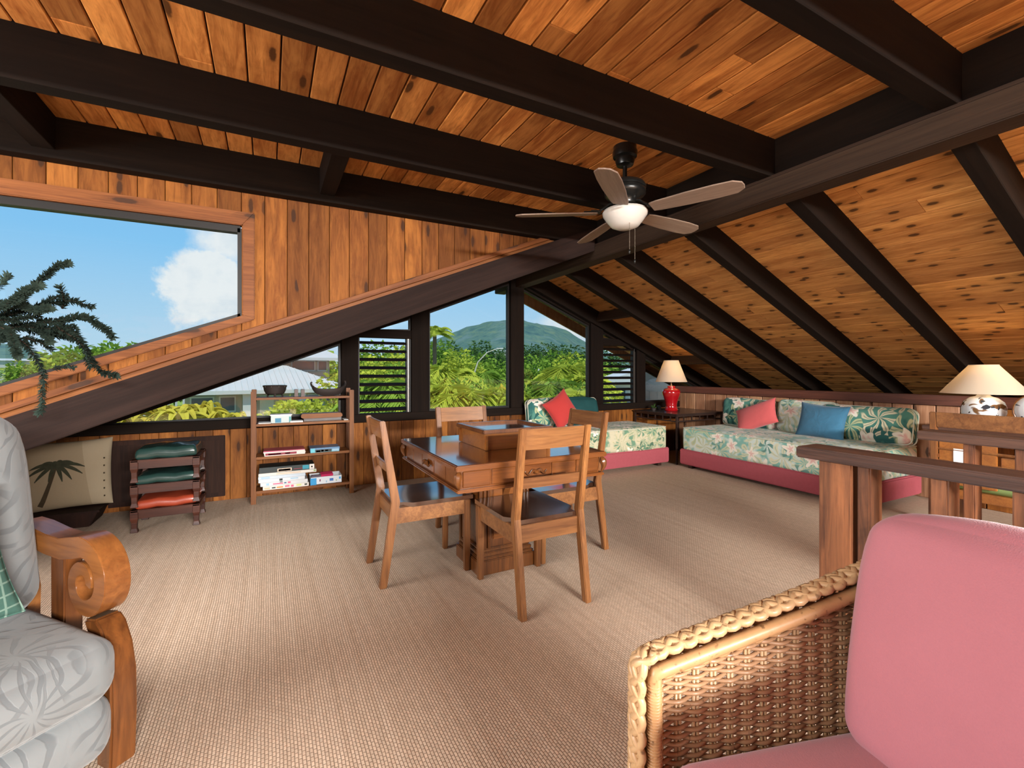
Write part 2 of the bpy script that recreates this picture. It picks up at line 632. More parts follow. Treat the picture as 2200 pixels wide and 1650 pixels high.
def surf_uv(t, seed, warp, ws):
    co = t.node('ShaderNodeTexCoord').outputs['Object']
    x, y, z = t.sep(co)
    uv = t.comb(t.math('ADD', x, seed), t.math('ADD', t.math('ADD', z, y), seed * 1.7), 0)
    wv = t.node('ShaderNodeVectorMath', operation='SCALE')
    t.put(wv.inputs[0], t.vmath('SUBTRACT', t.noise(co, ws, 2, .5, 0, True), (.5, .5, .5)))
    wv.inputs['Scale'].default_value = warp
    uv = t.vmath('ADD', uv, wv.outputs[0])
    x, y, z = t.sep(uv)
    return co, t.comb(x, y, 0)


def floral(name, ground, deep, seed, cream=.5, zoom=1.0, leafa=(.46, .50, .30), leafb=(.70, .66, .48)):
    """tropical print: fans of leaves and pale blossoms with pink hearts"""
    m, t, out = new_mat(name)
    co, uv = surf_uv(t, seed, .10 / zoom, 6 * zoom)
    c = t.mix(t.step(t.noise(co, 5.5 * zoom, 3), .44, .58), ground, deep)
    st, d, r, g, an = radial(t, uv, 4.6 * zoom, 8, 7)
    fan = t.math('MULTIPLY', t.step(st, -.15, .15), t.math('SUBTRACT', 1, t.step(t.math('ADD', d, t.math('MULTIPLY', st, -.10)), .50, .62)))
    c = t.mix(fan, c, t.mix(g, leafa, leafb))
    rib = t.math('MULTIPLY', t.step(st, .86, .97), t.math('SUBTRACT', 1, t.step(d, .5, .6)))
    c = t.mix(t.math('MULTIPLY', rib, .6), c, deep)
    # second layer of darker leaves
    st2, d2, r2, g2, an2 = radial(t, t.vmath('ADD', uv, (3.1, 7.7, 0)), 5.4 * zoom, 5, 5)
    f2 = t.math('MULTIPLY', t.step(st2, .25, .45), t.math('MULTIPLY', t.math('SUBTRACT', 1, t.step(d2, .40, .50)), t.step(r2, .5, .52)))
    c = t.mix(f2, c, t.mix(g2, deep, tuple(q * .55 for q in deep)))
    # five-petalled blossoms
    st3, d3, r3, g3, an3 = radial(t, t.vmath('ADD', uv, (9.3, 2.2, 0)), 5.0 * zoom, 5)
    pick = t.step(r3, 1 - cream, 1 - cream + .02)
    pet = t.math('MULTIPLY', t.math('SUBTRACT', 1, t.step(t.math('SUBTRACT', d3, t.math('MULTIPLY', st3, .10)), .26, .31)), pick)
    c = t.mix(pet, c, (.78, .73, .62))
    pk = t.math('MULTIPLY', t.math('SUBTRACT', 1, t.step(t.math('SUBTRACT', d3, t.math('MULTIPLY', st3, .06)), .04, .18)), pick)
    c = t.mix(t.math('MULTIPLY', pk, .7), c, (.66, .30, .28))
    bsdf(t, out, c, .85, .2, 0, t.math('ADD', t.noise(co, 90, 2), t.noise(co, 6, 2)), .15, .01, sheen=.1)
    return m


M['floral'] = floral('tropical print mattress', (.58, .66, .60), (.20, .42, .36), 2.3, .55, .95)
M['floral2'] = floral('tropical print mattress, sandy', (.52, .48, .34), (.13, .25, .16), 5.1, .4, 1.1, (.36, .40, .22), (.62, .52, .36))
M['floralb'] = floral('tropical print bolster', (.085, .24, .19), (.032, .13, .12), 7.7, .5, .85, (.42, .47, .24), (.70, .62, .46))
M['teal'] = plain('dark teal cotton', (.012, .060, .062), .8, .2, var=.3, vs=9)


def cloth(name, col, var=.12, weave=320, bstr=.25, crease=.3, cs=5):
    m, t, out = new_mat(name)
    co = t.node('ShaderNodeTexCoord').outputs['Object']
    nz = t.noise(co, cs, 4)
    c = t.mix(nz, tuple(q * (1 - var) for q in col), tuple(q * (1 + var) for q in col))
    c = t.mix(t.math('MULTIPLY', t.noise(co, weave, 1), .25), c, tuple(q * .7 for q in col))
    h = t.math('ADD', t.math('MULTIPLY', t.noise(co, weave, 1), .25), t.math('MULTIPLY', t.noise(co, cs * 1.2, 3, .5, 1.2), crease * 3))
    bsdf(t, out, c, .88, .15, 0, h, bstr, .008, sheen=.25)
    return m


M['rose'] = cloth('rose cotton', (.45, .168, .200), .10, 380, .25, .12)
M['coral'] = cloth('coral cotton', (.58, .105, .105), .12, 300, .4, .6)
M['blue'] = cloth('blue satin', (.040, .135, .225), .22, 200, .5, .9, 7)
M['redp'] = cloth('red cotton', (.44, .040, .036), .12, 300, .3, .4)
M['green_vinyl'] = plain('green vinyl', (.018, .046, .040), .26, .5, 0, .5, .25, 10, .12)
M['red_vinyl'] = plain('rust red vinyl', (.29, .043, .018), .34, .5, 0, .3, .2, 10, .12)


def leafgrey():
    m, t, out = new_mat('pale grey palm jacquard')
    co, uv = surf_uv(t, 1.3, .10, 5)
    st, d, r, g, an = radial(t, uv, 4.2, 13, 5)
    st2, d2, r2, g2, an2 = radial(t, t.vmath('ADD', uv, (5.1, 3.3, 0)), 5.2, 9, -6)
    l1 = t.math('MULTIPLY', t.step(st, .45, .8), t.math('MULTIPLY', t.step(d, .05, .14), t.math('SUBTRACT', 1, t.step(d, .5, .64))))
    l2 = t.math('MULTIPLY', t.step(st2, .55, .85), t.math('MULTIPLY', t.step(r2, .45, .5), t.math('SUBTRACT', 1, t.step(d2, .42, .55))))
    ln = t.math('MAXIMUM', l1, t.math('MULTIPLY', l2, .8))
    c = t.mix(t.math('MULTIPLY', ln, .62), (.18, .195, .20), (.100, .112, .120))
    bsdf(t, out, c, .6, .3, 0, t.math('ADD', t.math('MULTIPLY', ln, -.6), t.math('MULTIPLY', t.noise(co, 7, 3), 1.2)), .25, .006, sheen=.2)
    return m


M['leafgrey'] = leafgrey()


def check():
    m, t, out = new_mat('green windowpane check')
    co = t.node('ShaderNodeTexCoord').outputs['Object']
    x, y, z = t.sep(co)

    def ln(a):
        f = t.math('FRACT', t.math('MULTIPLY', a, 28))
        return t.math('SUBTRACT', 1, t.step(t.math('ABSOLUTE', t.math('SUBTRACT', f, .5)), .04, .1))
    g = t.math('MAXIMUM', ln(x), ln(z))
    bsdf(t, out, t.mix(t.math('MULTIPLY', g, .5), (.045, .105, .085), (.25, .36, .30)), .85, .2, 0, t.noise(co, 60, 2), .3, .005)
    return m


M['check'] = check()


def cane(name, a, b):
    m, t, out = new_mat(name)
    co = t.node('ShaderNodeTexCoord').outputs['Object']
    c = t.mix(t.noise(co, 26, 4, .6), a, b)
    c = t.mix(t.step(t.noise(co, 70, 2), .60, .75), c, tuple(q * .55 for q in b))
    bsdf(t, out, c, .42, .45, 0, t.noise(co, 150, 2), .15, .002, coat=.15)
    return m


M['cane'] = cane('rattan weave', (.46, .275, .150), (.27, .140, .068))
M['canel'] = cane('pale rattan braid', (.55, .37, .200), (.38, .22, .100))
M['canew'] = cane('wrapped rattan pole', (.48, .28, .130), (.32, .165, .068))


def palmpillow():
    m, t, out = new_mat('beige printed linen')
    co = t.node('ShaderNodeTexCoord').outputs['Object']
    x, y, z = t.sep(co)
    pat = t.step(t.math('ADD', x, t.math('MULTIPLY', z, .12)), .115, .118)
    c = t.mix(pat, (.22, .170, .110), (.29, .235, .16))
    c = t.mix(t.math('MULTIPLY', t.noise(co, 9, 4), .5), c, (.22, .16, .10))
    bsdf(t, out, c, .9, .1, 0, t.noise(co, 10, 3), .4, .01)
    return m


M['linen'] = palmpillow()
M['print'] = plain('palm print', (.030, .030, .018), .9, .1, var=.5, vs=30)
M['bark'] = plain('palm trunk print', (.040, .028, .016), .9, .1, var=.3, vs=30)


def shade_mat(name, col):
    m, t, out = new_mat(name)
    d = t.node('ShaderNodeBsdfDiffuse')
    d.inputs[0].default_value = (*col, 1)
    tr = t.node('ShaderNodeBsdfTranslucent')
    tr.inputs[0].default_value = (col[0], col[1] * .86, col[2] * .62, 1)
    mx = t.node('ShaderNodeMixShader')
    mx.inputs[0].default_value = .42
    t.l.new(d.outputs[0], mx.inputs[1])
    t.l.new(tr.outputs[0], mx.inputs[2])
    t.l.new(mx.outputs[0], out.inputs[0])
    return m


M['shade'] = shade_mat('parchment lamp shade', (.80, .70, .56))


def milk():
    m, t, out = new_mat('opal glass bowl')
    p = bsdf(t, out, (.58, .56, .52), .22, .5, coat=.3)
    p.inputs['Subsurface Weight'].default_value = .3
    p.inputs['Subsurface Radius'].default_value = (.05, .05, .05)
    return m


M['milk'] = milk()


def painted_pot():
    m, t, out = new_mat('painted porcelain')
    co = t.node('ShaderNodeTexCoord').outputs['Object']
    c = t.mix(t.step(t.noise(t.scale(co, (1, 1, 1.3)), 9, 2, .5, .6), .56, .60), (.74, .77, .80), (.17, .085, .035))
    c = t.mix(t.step(t.noise(co, 16, 2, .5, .6), .63, .66), c, (.03, .035, .045))
    bsdf(t, out, c, .12, .5, coat=.6)
    return m


M['porcelain'] = painted_pot()


def leaf_mat(name, a, b, trans=.35):
    m, t, out = new_mat(name)
    co = t.node('ShaderNodeTexCoord').outputs['Object']
    rn = t.node('ShaderNodeObjectInfo').outputs['Random']
    c = t.mix(t.noise(co, 1.4, 4, .7), a, b)
    c = t.mix(t.math('MULTIPLY', rn, .3), c, tuple(q * .6 for q in a))
    d = t.node('ShaderNodeBsdfDiffuse')
    t.put(d.inputs[0], c)
    tr = t.node('ShaderNodeBsdfTranslucent')
    t.put(tr.inputs[0], c)
    mx = t.node('ShaderNodeMixShader')
    mx.inputs[0].default_value = trans
    t.l.new(d.outputs[0], mx.inputs[1])
    t.l.new(tr.outputs[0], mx.inputs[2])
    t.l.new(mx.outputs[0], out.inputs[0])
    return m


M['lime'] = leaf_mat('lime foliage', (.26, .37, .035), (.58, .58, .085))
M['mid'] = leaf_mat('green foliage', (.13, .26, .035), (.30, .42, .06))
M['deep'] = leaf_mat('dark foliage', (.035, .085, .028), (.10, .18, .045))
M['gold'] = leaf_mat('golden ti leaves', (.55, .36, .035), (.50, .58, .09))
M['fern'] = leaf_mat('palm fronds', (.24, .36, .04), (.56, .56, .08))
M['cedar'] = leaf_mat('conifer needles', (.022, .036, .030), (.055, .080, .062), .1)
M['trunk'] = plain('grey bark', (.13, .10, .07), .9, .1, var=.3, vs=6)
M['twig'] = plain('dark twig', (.035, .025, .018), .9, .1)
M['grass'] = plain('lawn', (.17, .26, .05), .95, .1, var=.4, vs=.4)
M['metalroof'] = plain('pale metal roof', (.36, .39, .39), .55, .3, var=.08, vs=1.2)
M['hwall'] = plain('house siding', (.33, .33, .28), .8, .2, var=.06, vs=3)
M['hwall2'] = plain('white house wall', (.46, .45, .43), .8, .2)
M['hglass'] = plain('house window glass', (.055, .075, .080), .12, .5)
M['hwhite'] = plain('white house trim', (.48, .49, .48), .6, .3)
M['hgrey'] = plain('grey lanai boards', (.26, .245, .245), .8, .2)
M['tank'] = plain('pale tank', (.45, .50, .50), .5, .3)


def hill_mat():
    m, t, out = new_mat('haze tinted forest hill')
    co = t.node('ShaderNodeTexCoord').outputs['Object']
    a = t.noise(co, .035, 6, .65, .5)
    b = t.noise(co, .012, 4, .6, .8)
    c = t.ramp(a, [(.3, (.038, .085, .090)), (.5, (.068, .130, .110)), (.7, (.110, .165, .105))])  # distance haze is put into the colour as blue-grey greens
    c = t.mix(t.step(b, .5, .7), c, (.095, .155, .150))
    bsdf(t, out, c, .95, .05, 0, a, .6, 8)
    return m


M['hill'] = hill_mat()


# ------------------------------------------------------------------ the room
# x runs along the gable wall, y towards it, z up; gable wall at y = 5.05
GY = 5.05           # gable wall, inner face
CY = 3.55           # dormer cheek wall, board face
RX = 2.72           # ridge
ZC = 2.62           # flat dormer ceiling
KX = 5.53           # low wall on the right
YN, XL = -6.2, -3.4  # unseen near wall, unseen outer wall of the dormer
EAVE = 5.72


def soff(x):        # underside of the left slope
    return 1.240 + .404 * x


def raft(x):        # underside of the right rafters
    return 2.330 - .417 * (x - RX)


def deck(x):        # right roof boards
    return 2.540 - .427 * (x - RX)


floor = struct(B(XL, 6.6, YN, GY + .1, -.12, 0).build('floor', M['sisal']))

# ---- flat ceiling of the dormer
ceiling = struct(B(XL, RX + .1, YN, CY + .12, ZC + .022, ZC + .16).build('ceiling', M['void']))
x = XL
k = 0
while x < RX + .02:
    cuts = [YN, -1.4 + rnd.uniform(-.5, .5), 1.35 + rnd.uniform(-.55, .75), CY + .02]
    if k % 3 == 1:
        cuts = [YN, .2 + rnd.uniform(-.4, .5), 2.6 + rnd.uniform(-.3, .5), CY + .02]
    for a, b in zip(cuts[:-1], cuts[1:]):
        l = (b - a) / 2
        B(-.0655, .0655, -l + .001, l - .001, 0, .022).build('plank', M['ceil'], ceiling, bevel=.0035, seg=1, loc=(x + .069, (a + b) / 2, ZC + rnd.uniform(0, .0015)))
    x += .138
    k += 1
for i, yf in enumerate((3.55, 2.69, 1.825, .965, .10, -.76, -1.62, -2.5, -3.4, -4.3, -5.2)):
    l = (RX + .02 - XL) / 2
    B(-l, l, -.045, .045, 2.39, ZC + .02).build('joist', M['beamX'], ceiling, bevel=.004, seg=1, loc=(XL + l, yf - .045, 0))
for bx in (.365, -1.10):
    B(-.05, .05, 2.69, 3.46, 2.435, ZC + .01).build('blocking', M['beamY'], ceiling, bevel=.003, seg=1, loc=(bx, 0, 0))
# stepped ridge: lower timber with a ledge, upper timber behind it
MB().box(-.075, .075, YN, 5.60, 2.245, 2.375).build('ridge_beam', M['ridge'], ceiling, bevel=.006, loc=(RX + .055, 0, 0))
MB().box(-.055, .075, YN, 5.03, 2.375, ZC + .02).build('ridge_upper_beam', M['beamY'], ceiling, bevel=.004, loc=(RX + .075, 0, 0))
MB().box(-.012, .012, YN, 5.0, 2.375, 2.392).build('ridge_ledge', M['ridge'], ceiling, loc=(RX - .005, 0, 0))

# ---- right slope
sl = math.atan(.427)
cs, sn = math.cos(sl), math.sin(sl)
x1 = 6.75
ceil2 = struct(MB().prism([(RX + .1, deck(RX + .1) + .024), (x1, deck(x1) + .024), (x1, deck(x1) + .16), (RX, deck(RX) + .19)], YN, EAVE).build('ceiling', M['void']))
s = .10
k = 0
while RX + s * cs < x1 - .1:
    px, pz = RX + (s + .069) * cs, 0
    cuts = [YN, -.3 + rnd.uniform(-.8, .8), 2.3 + rnd.uniform(-1.2, 1.2), EAVE]
    for a, b in zip(cuts[:-1], cuts[1:]):
        l = (b - a) / 2
        B(-.067, .067, -l + .0008, l - .0008, 0, .022).build('plank', M['slope'], ceil2, bevel=.003, seg=1, loc=(px, (a + b) / 2, deck(px) + rnd.uniform(0, .0012)), rot=(0, sl, 0))
    s += .138
    k += 1
sr = math.atan(.417)
for yf in (5.05, 4.215, 3.395, 2.565, 1.765, .965, .135, -.7, -1.5, -2.4, -3.3, -4.2, -5.1):
    m = MB().prism([(RX + .10, raft(RX + .10)), (x1, raft(x1)), (x1, deck(x1) + .01), (RX + .10, deck(RX + .10) + .01)], -.045, .045)
    cx, cz = 4.6, raft(4.6)
    m.v = [(p[0] - cx, p[1], p[2] - cz) for p in m.v]
    m.xform(Matrix.Rotation(-sr, 4, 'Y'))
    m.build('rafter', M['beamX'], ceil2, bevel=.004, seg=1, loc=(cx, yf - .045, cz), rot=(0, sr, 0))
for bx in (3.93, 5.30):
    B(-.02, .02, 4.215, 4.96, -.01, .12).build('blocking', M['ridge'], ceil2, bevel=.003, seg=1, loc=(bx, 0, raft(bx) + .06), rot=(0, sl, 0))
# barge board at the end of the overhang
MB().prism([(RX, raft(RX) + .05), (x1, raft(x1) + .05), (x1, deck(x1) + .1), (RX, deck(RX) + .12)], EAVE, EAVE + .03).build('barge_board', M['knee'], ceil2)

# ---- left slope: the strip of roof between the cheek wall and the gable
xa = -3.3
ceil3 = struct(MB().prism([(xa, soff(xa) + .035), (RX, soff(RX) + .035), (RX, soff(RX) + .25), (xa, soff(xa) + .25)], CY + .1, EAVE).build('ceiling', M['beamX']))
m = MB().prism([(xa, soff(xa)), (RX - .02, soff(RX - .02)), (RX - .02, soff(RX - .02) + .213), (xa, soff(xa) + .213)], 3.44, 3.60)
sa = math.atan(.404)
m.v = [(p[0] - .3, p[1], p[2] - soff(.3)) for p in m.v]
m.xform(Matrix.Rotation(sa, 4, 'Y'))
m.build('slope_beam', M['slopebeam'], ceil3, bevel=.005, loc=(.3, 0, soff(.3)), rot=(0, -sa, 0))


def slope_board(name, lo, hi, x0, x1, y0, y1, mat, par, k=.402):
    """board lying along the slope of the cheek wall"""
    a = math.atan(k)
    xm = (x0 + x1) / 2
    zm = lo + k * xm
    m = MB().prism([(x0, lo + k * x0), (x1, lo + k * x1), (x1, hi + k * x1), (x0, hi + k * x0)], y0, y1)
    m.v = [(p[0] - xm, p[1], p[2] - zm) for p in m.v]
    m.xform(Matrix.Rotation(a, 4, 'Y'))
    return m.build(name, mat, par, bevel=.003, seg=1, loc=(xm, 0, zm), rot=(0, -a, 0))


# ---- cheek wall of the dormer with its raking window
WX1 = -.166          # right edge of the glass
WZT = 2.155          # top of the glass


def wb(x):           # lower edge of the glass
    return 1.650 + .398 * x


wl = MB()
wl.prism([(WX1 + .06, soff(WX1) + .2), (RX, soff(RX) + .2), (RX, ZC), (WX1 + .06, ZC)], CY + .022, CY + .1)
wl.prism([(XL, WZT + .03), (WX1 + .06, WZT + .03), (WX1 + .06, ZC), (XL, ZC)], CY + .022, CY + .1)
wl.prism([(XL, soff(XL) + .2), (WX1 + .06, soff(WX1 + .06) + .2), (WX1 + .06, wb(WX1 + .06) - .03), (XL, wb(XL) - .03)], CY + .022, CY + .1)
wall_left = struct(wl.build('wall_left', M['void']))
x = -3.19 + .0
x = -.158 - .137 * 22
while x < 2.45:
    a, b = x + .0015, x + .1355
    cxm = (a + b) / 2

    def col(lo, hi):
        m = MB().prism([(a, lo(a)), (b, lo(b)), (b, hi(b)), (a, hi(a))], CY, CY + .022)
        zm = (lo(cxm) + hi(cxm)) / 2
        m.v = [(p[0] - cxm, p[1] - CY, p[2] - zm) for p in m.v]
        m.build('plank', M['wallv'], wall_left, bevel=.003, seg=1, loc=(cxm, CY, zm))
    low = lambda q: soff(q) + .20
    top = lambda q: max(2.44, low(q) + .01)
    if a > WX1:
        if low(cxm) < 2.42:
            col(low, top)
    else:
        col(lambda q: WZT + .04, lambda q: 2.44)
        col(low, lambda q: wb(q) - .05)
    x += .137
slope_board('trim_board', 1.487, 1.530, -3.2, 2.32, 3.505, CY, M['trimx'], wall_left, .402)
slope_board('trim_strip', 1.448, 1.487, -3.2, 2.30, 3.525, CY, M['trimx'], wall_left, .402)

win = MB()
T = .105
win.prism([(XL, WZT + .015), (WX1 + .015, WZT + .015), (WX1 + .085, WZT + T), (XL, WZT + T)], CY - .02, CY + .012)
win.prism([(WX1 + .015, WZT + .015), (WX1 + .085, WZT + T), (WX1 + .085, wb(WX1) - .035), (WX1 + .015, wb(WX1) - .012)], CY - .02, CY + .012)
win.prism([(XL, wb(XL) - .015), (WX1 + .015, wb(WX1) - .012), (WX1 + .085, wb(WX1) - .035), (XL, wb(XL) - .076)], CY - .02, CY + .012)
w7 = struct(win.build('window_7', M['trimx'], bevel=.005, weld=False))
fr = MB()
fr.prism([(XL, WZT - .028), (WX1, WZT - .028), (WX1, WZT + .03), (XL, WZT + .03)], CY + .012, CY + .075)
fr.prism([(WX1 - .016, WZT), (WX1 + .03, WZT), (WX1 + .03, wb(WX1) - .02), (WX1 - .016, wb(WX1) - .02)], CY + .012, CY + .075)
fr.prism([(XL, wb(XL) - .03), (WX1, wb(WX1) - .03), (WX1, wb(WX1) + .004), (XL, wb(XL) + .004)], CY + .012, CY + .075)
fr.build('frame', M['frame'], w7)
MB().prism([(XL, wb(XL)), (WX1, wb(WX1)), (WX1, WZT), (XL, WZT)], CY + .045, CY + .050).build('pane', M['glass'], w7)

# ---- gable wall
SZ0, SZ1 = .665, .752
g = MB()
g.box(-2.0, 6.6, GY + .02, GY + .1, 0, SZ0)
wall_far = struct(g.build('wall_far', M['void']))
x = -1.93
while x < 6.1:
    h = min(SZ0, soff(x) + .1) if x < -.8 else SZ0
    if h > .15:
        wdt = .1315
        B(-wdt / 2, wdt / 2, 0, .02, -h / 2, h / 2).build('plank', M['wallv'], wall_far, bevel=.0025, seg=1, loc=(x + wdt / 2, GY, h / 2))
    x += .1345
B(-1.5, 6.3, -.03, .09, 0, SZ1 - SZ0).build('sill', M['beamX'], wall_far, bevel=.004, seg=1, loc=(0, GY - .03, SZ0))
POST = [(.665, .832), (1.398, 1.600), (2.635, 2.822), (3.862, 4.075), (4.690, 4.850)]
for a, b in POST:
    zt = min(soff((a + b) / 2) + .1, raft((a + b) / 2) + .06)
    B(-(b - a) / 2, (b - a) / 2, -.045, .06, SZ1 - .01, zt).build('post', M['beamZ'], wall_far, bevel=.004, seg=1, loc=((a + b) / 2, GY, 0))
for a, b in ((.832, 1.398), (4.075, 4.690)):
    B(-(b - a) / 2, (b - a) / 2, -.035, .05, 1.560, 1.652).build('header', M['beamX'], wall_far, bevel=.003, seg=1, loc=((a + b) / 2, GY, 0))
# wainscot boards continue behind the low wall up to the rafters: raking stop under the roof
MB().prism([(RX + .1, raft(RX + .1) - .028), (6.2, raft(6.2) - .028), (6.2, raft(6.2) + .01), (RX + .1, raft(RX + .1) + .01)], GY - .01, GY + .05).build('raking_stop', M['beamX'], wall_far)
MB().prism([(-1.4, soff(-1.4) - .014), (RX - .1, soff(RX - .1) - .014), (RX - .1, soff(RX - .1) + .06), (-1.4, soff(-1.4) + .06)], GY - .01, GY + .05).build('raking_stop', M['beamX'], wall_far)


def inset(poly, d):
    n = len(poly)
    out = []
    cx = sum(p[0] for p in poly) / n
    cz = sum(p[1] for p in poly) / n
    area = sum(poly[i][0] * poly[(i + 1) % n][1] - poly[(i + 1) % n][0] * poly[i][1] for i in range(n))
    sg = 1 if area > 0 else -1
    for i in range(n):
        p0, p1, p2 = Vector(poly[i - 1]), Vector(poly[i]), Vector(poly[(i + 1) % n])
        e1, e2 = (p1 - p0).normalized(), (p2 - p1).normalized()
        n1, n2 = Vector((-e1.y, e1.x)) * sg, Vector((-e2.y, e2.x)) * sg
        b = (n1 + n2)
        q = b / max(.25, b.dot(n1)) if b.length > 1e-6 else n1
        out.append(tuple(p1 + q * d))
    return out


def window(num, poly, fw=.022, edge=True):
    """thin dark frame round a pane"""
    inn = inset(poly, fw)
    n = len(poly)
    m = MB()
    for i in range(n):
        j = (i + 1) % n
        m.prism([poly[i], poly[j], inn[j], inn[i]], GY + .0, GY + .05)
    o = struct(m.build('window_%d' % num, M['frame']))
    MB().prism(inn, GY + .024, GY + .029).build('pane', M['glass'], o)
    return o


e = .012
zb = SZ1
window(1, [(-1.195, zb), (.665, zb), (.665, soff(.665) - e)])
w2 = window(2, [(1.03, 1.652), (1.398, 1.652), (1.398, soff(1.398) - e)], .015)
window(3, [(1.600, zb), (2.635, zb), (2.635, soff(2.635) - e), (1.600, soff(1.600) - e)])
window(4, [(2.822, zb), (3.862, zb), (3.862, raft(3.862) - .03), (2.822, min(raft(2.822) - .03, 2.24))])
w5 = window(5, [(4.075, 1.652), (4.42, 1.652), (4.075, raft(4.075) - .03)], .015)
window(6, [(4.850, zb), (6.12, zb), (6.12, raft(6.12) - .03), (4.850, raft(4.850) - .03)], .02)


def louvre(par, a, b, z0, z1, n):
    B(a, a + .018, GY - .01, GY + .045, z0, z1).build('track', M['frame'], par)
    B(b - .05, b, GY - .01, GY + .045, z0, z1).build('track', M['frame'], par)
    B(b - .036, b - .026, GY - .016, GY - .01, z0, z1).build('operator_bar', M['alu'], par)
    me = None
    for i in range(n):
        zc = z0 + (z1 - z0) * (i + .42) / n
        if me is None:
            o = B(a + .018, b - .05, -.042, .042, -.007, .007).build('slat', M['beamX'], par, bevel=.004, seg=1)
            me = o.data
        else:
            o = link('slat', me, None, par)
        o.location = (0, GY + .02, zc)
        o.rotation_euler = (R(17), 0, 0)


louvre(w2, .832, 1.398, SZ1, 1.560, 9)
louvre(w5, 4.075, 4.690, SZ1, 1.560, 10)

# access door in the wainscot
d1 = struct(B(-1.20, -.355, GY - .012, GY, .04, .607).build('door_1', M['panel'], bevel=.004))
B(-1.16, -.395, GY - .016, GY - .012, .08, .567).build('raised_panel', M['panel'], d1, bevel=.002)

# ---- low wall on the right
wall_right = struct(B(KX + .02, KX + .06, YN, GY + .02, 0, .95).build('wall_right', M['void']))
y = GY - .0
while y > YN:
    wdt = .172
    B(0, .02, -wdt / 2 + .004, wdt / 2 - .004, -.44, .44).build('plank', M['knee'] if y > 1.95 else M['wallv'], wall_right, bevel=.005, seg=1, loc=(KX, y - wdt / 2, .44))
    y -= wdt
B(-.03, .12, YN, GY, .885, .978).build('cap', M['trimy'], wall_right, bevel=.006, seg=2, loc=(KX, 0, 0))

# ---- unseen walls behind the camera and at the outer side of the dormer, with openings added for the fill lamps
wn = MB()
for a in ((XL, 6.6, 0, 2.1), (XL, 6.6, 2.60, 2.7), (XL, -.5, 2.1, 2.60), (5.1, 6.6, 2.1, 2.60)):
    wn.box(a[0], a[1], YN - .1, YN, a[2], a[3])
struct(wn.build('wall_near', M['knee']))
wo = MB()
for a in ((YN, 3.55, 0, .5), (YN, 3.55, 2.4, 2.7), (YN, -2.5, .5, 2.4), (2.7, 3.55, .5, 2.4)):
    wo.box(XL - .1, XL, a[0], a[1], a[2], a[3])
struct(wo.build('wall_outer', M['knee']))
struct(B(6.60, 6.66, YN, GY + .1, -.1, 1.0).build('wall_eave', M['void']))


# ------------------------------------------------------------------ dining chairs
def make_chair(label):
    t = thing('dining_chair', label, 'chair', group='four matching wooden chairs at the game table')
    for sx in (-1, 1):
        x = sx * .192
        # rear upright: splayed leg below the seat, raked back above it
        prof = [(-.318, 0), (-.278, 0), (-.222, .36), (-.205, .47), (-.288, .925), (-.318, .925), (-.252, .47), (-.268, .36)]
        m = MB().prism(prof, x - .0175, x + .0175, 'X')
        m.build('rear_leg', M['chairz'], t, bevel=.004)
        # front leg
        m = MB()
        m.add([(x - .016, .186, 0), (x + .016, .186, 0), (x + .016, .218, 0), (x - .016, .218, 0),
               (x - .0205, .180, .43), (x + .0205, .180, .43), (x + .0205, .222, .43), (x - .0205, .222, .43)],
              [(3, 2, 1, 0), (4, 5, 6, 7), (0, 1, 5, 4), (1, 2, 6, 5), (2, 3, 7, 6), (3, 0, 4, 7)])
        m.build('front_leg', M['chairz'], t, bevel=.004)
        B(x - .0105, x + .0105, -.235, .19, .345, .432).build('side_rail', M['chairx'], t, bevel=.003)
    B(-.18, .18, .194, .212, .345, .432).build('front_rail', M['chairx'], t, bevel=.003)
    B(-.18, .18, -.238, -.215, .345, .432).build('rear_rail', M['chairx'], t, bevel=.003)
    # dished plank seat
    nx, ny = 12, 10
    vs, fs = [], []
    for zz in (0, 1):
        for j in range(ny + 1):
            for i in range(nx + 1):
                u, v = -1 + 2 * i / nx, j / ny
                wd = .212 if v > .12 else .172
                z = .432 if zz == 0 else .456 - .008 * (1 - u * u) * (1 - (2 * v - 1) ** 2)
                vs.append((u * wd, -.225 + .46 * v, z))
    n = (nx + 1) * (ny + 1)
    for j in range(ny):
        for i in range(nx):
            a = j * (nx + 1) + i
            fs.append((a, a + nx + 1, a + nx + 2, a + 1))
            fs.append((n + a, n + a + 1, n + a + nx + 2, n + a + nx + 1))
    rim = [i for i in range(nx)] + [j * (nx + 1) + nx for j in range(ny)] + [ny * (nx + 1) + i for i in range(nx, 0, -1)] + [j * (nx + 1) for j in range(ny, 0, -1)]
    for a, b in zip(rim, rim[1:] + rim[:1]):
        fs.append((a, b, b + n, a + n))
    MB().add(vs, fs).build('seat', M['seat'], t, smooth=R(50))

    def slat(name, z0, z1, y0, y1, bow):
        q = MB()
        N = 8
        vv, ff = [], []
        for i in range(N + 1):
            xx = -.176 + .352 * i / N
            b = -bow * (1 - (xx / .176) ** 2)
            vv += [(xx, y0 + b, z0), (xx, y0 + b + .019, z0), (xx, y1 + b + .019, z1), (xx, y1 + b, z1)]
        for i in range(N):
            k = i * 4
            for a in range(4):
                c = (a + 1) % 4
                ff.append((k + a, k + c, k + 4 + c, k + 4 + a))
        ff += [(3, 2, 1, 0), (N * 4, N * 4 + 1, N * 4 + 2, N * 4 + 3)]
        q.add(vv, ff).build(name, M['chairx'], t, bevel=.003)
    slat('crest_rail', .815, .920, -.286, -.305, .006)
    slat('back_slat', .618, .672, -.252, -.262, .006)
    return t


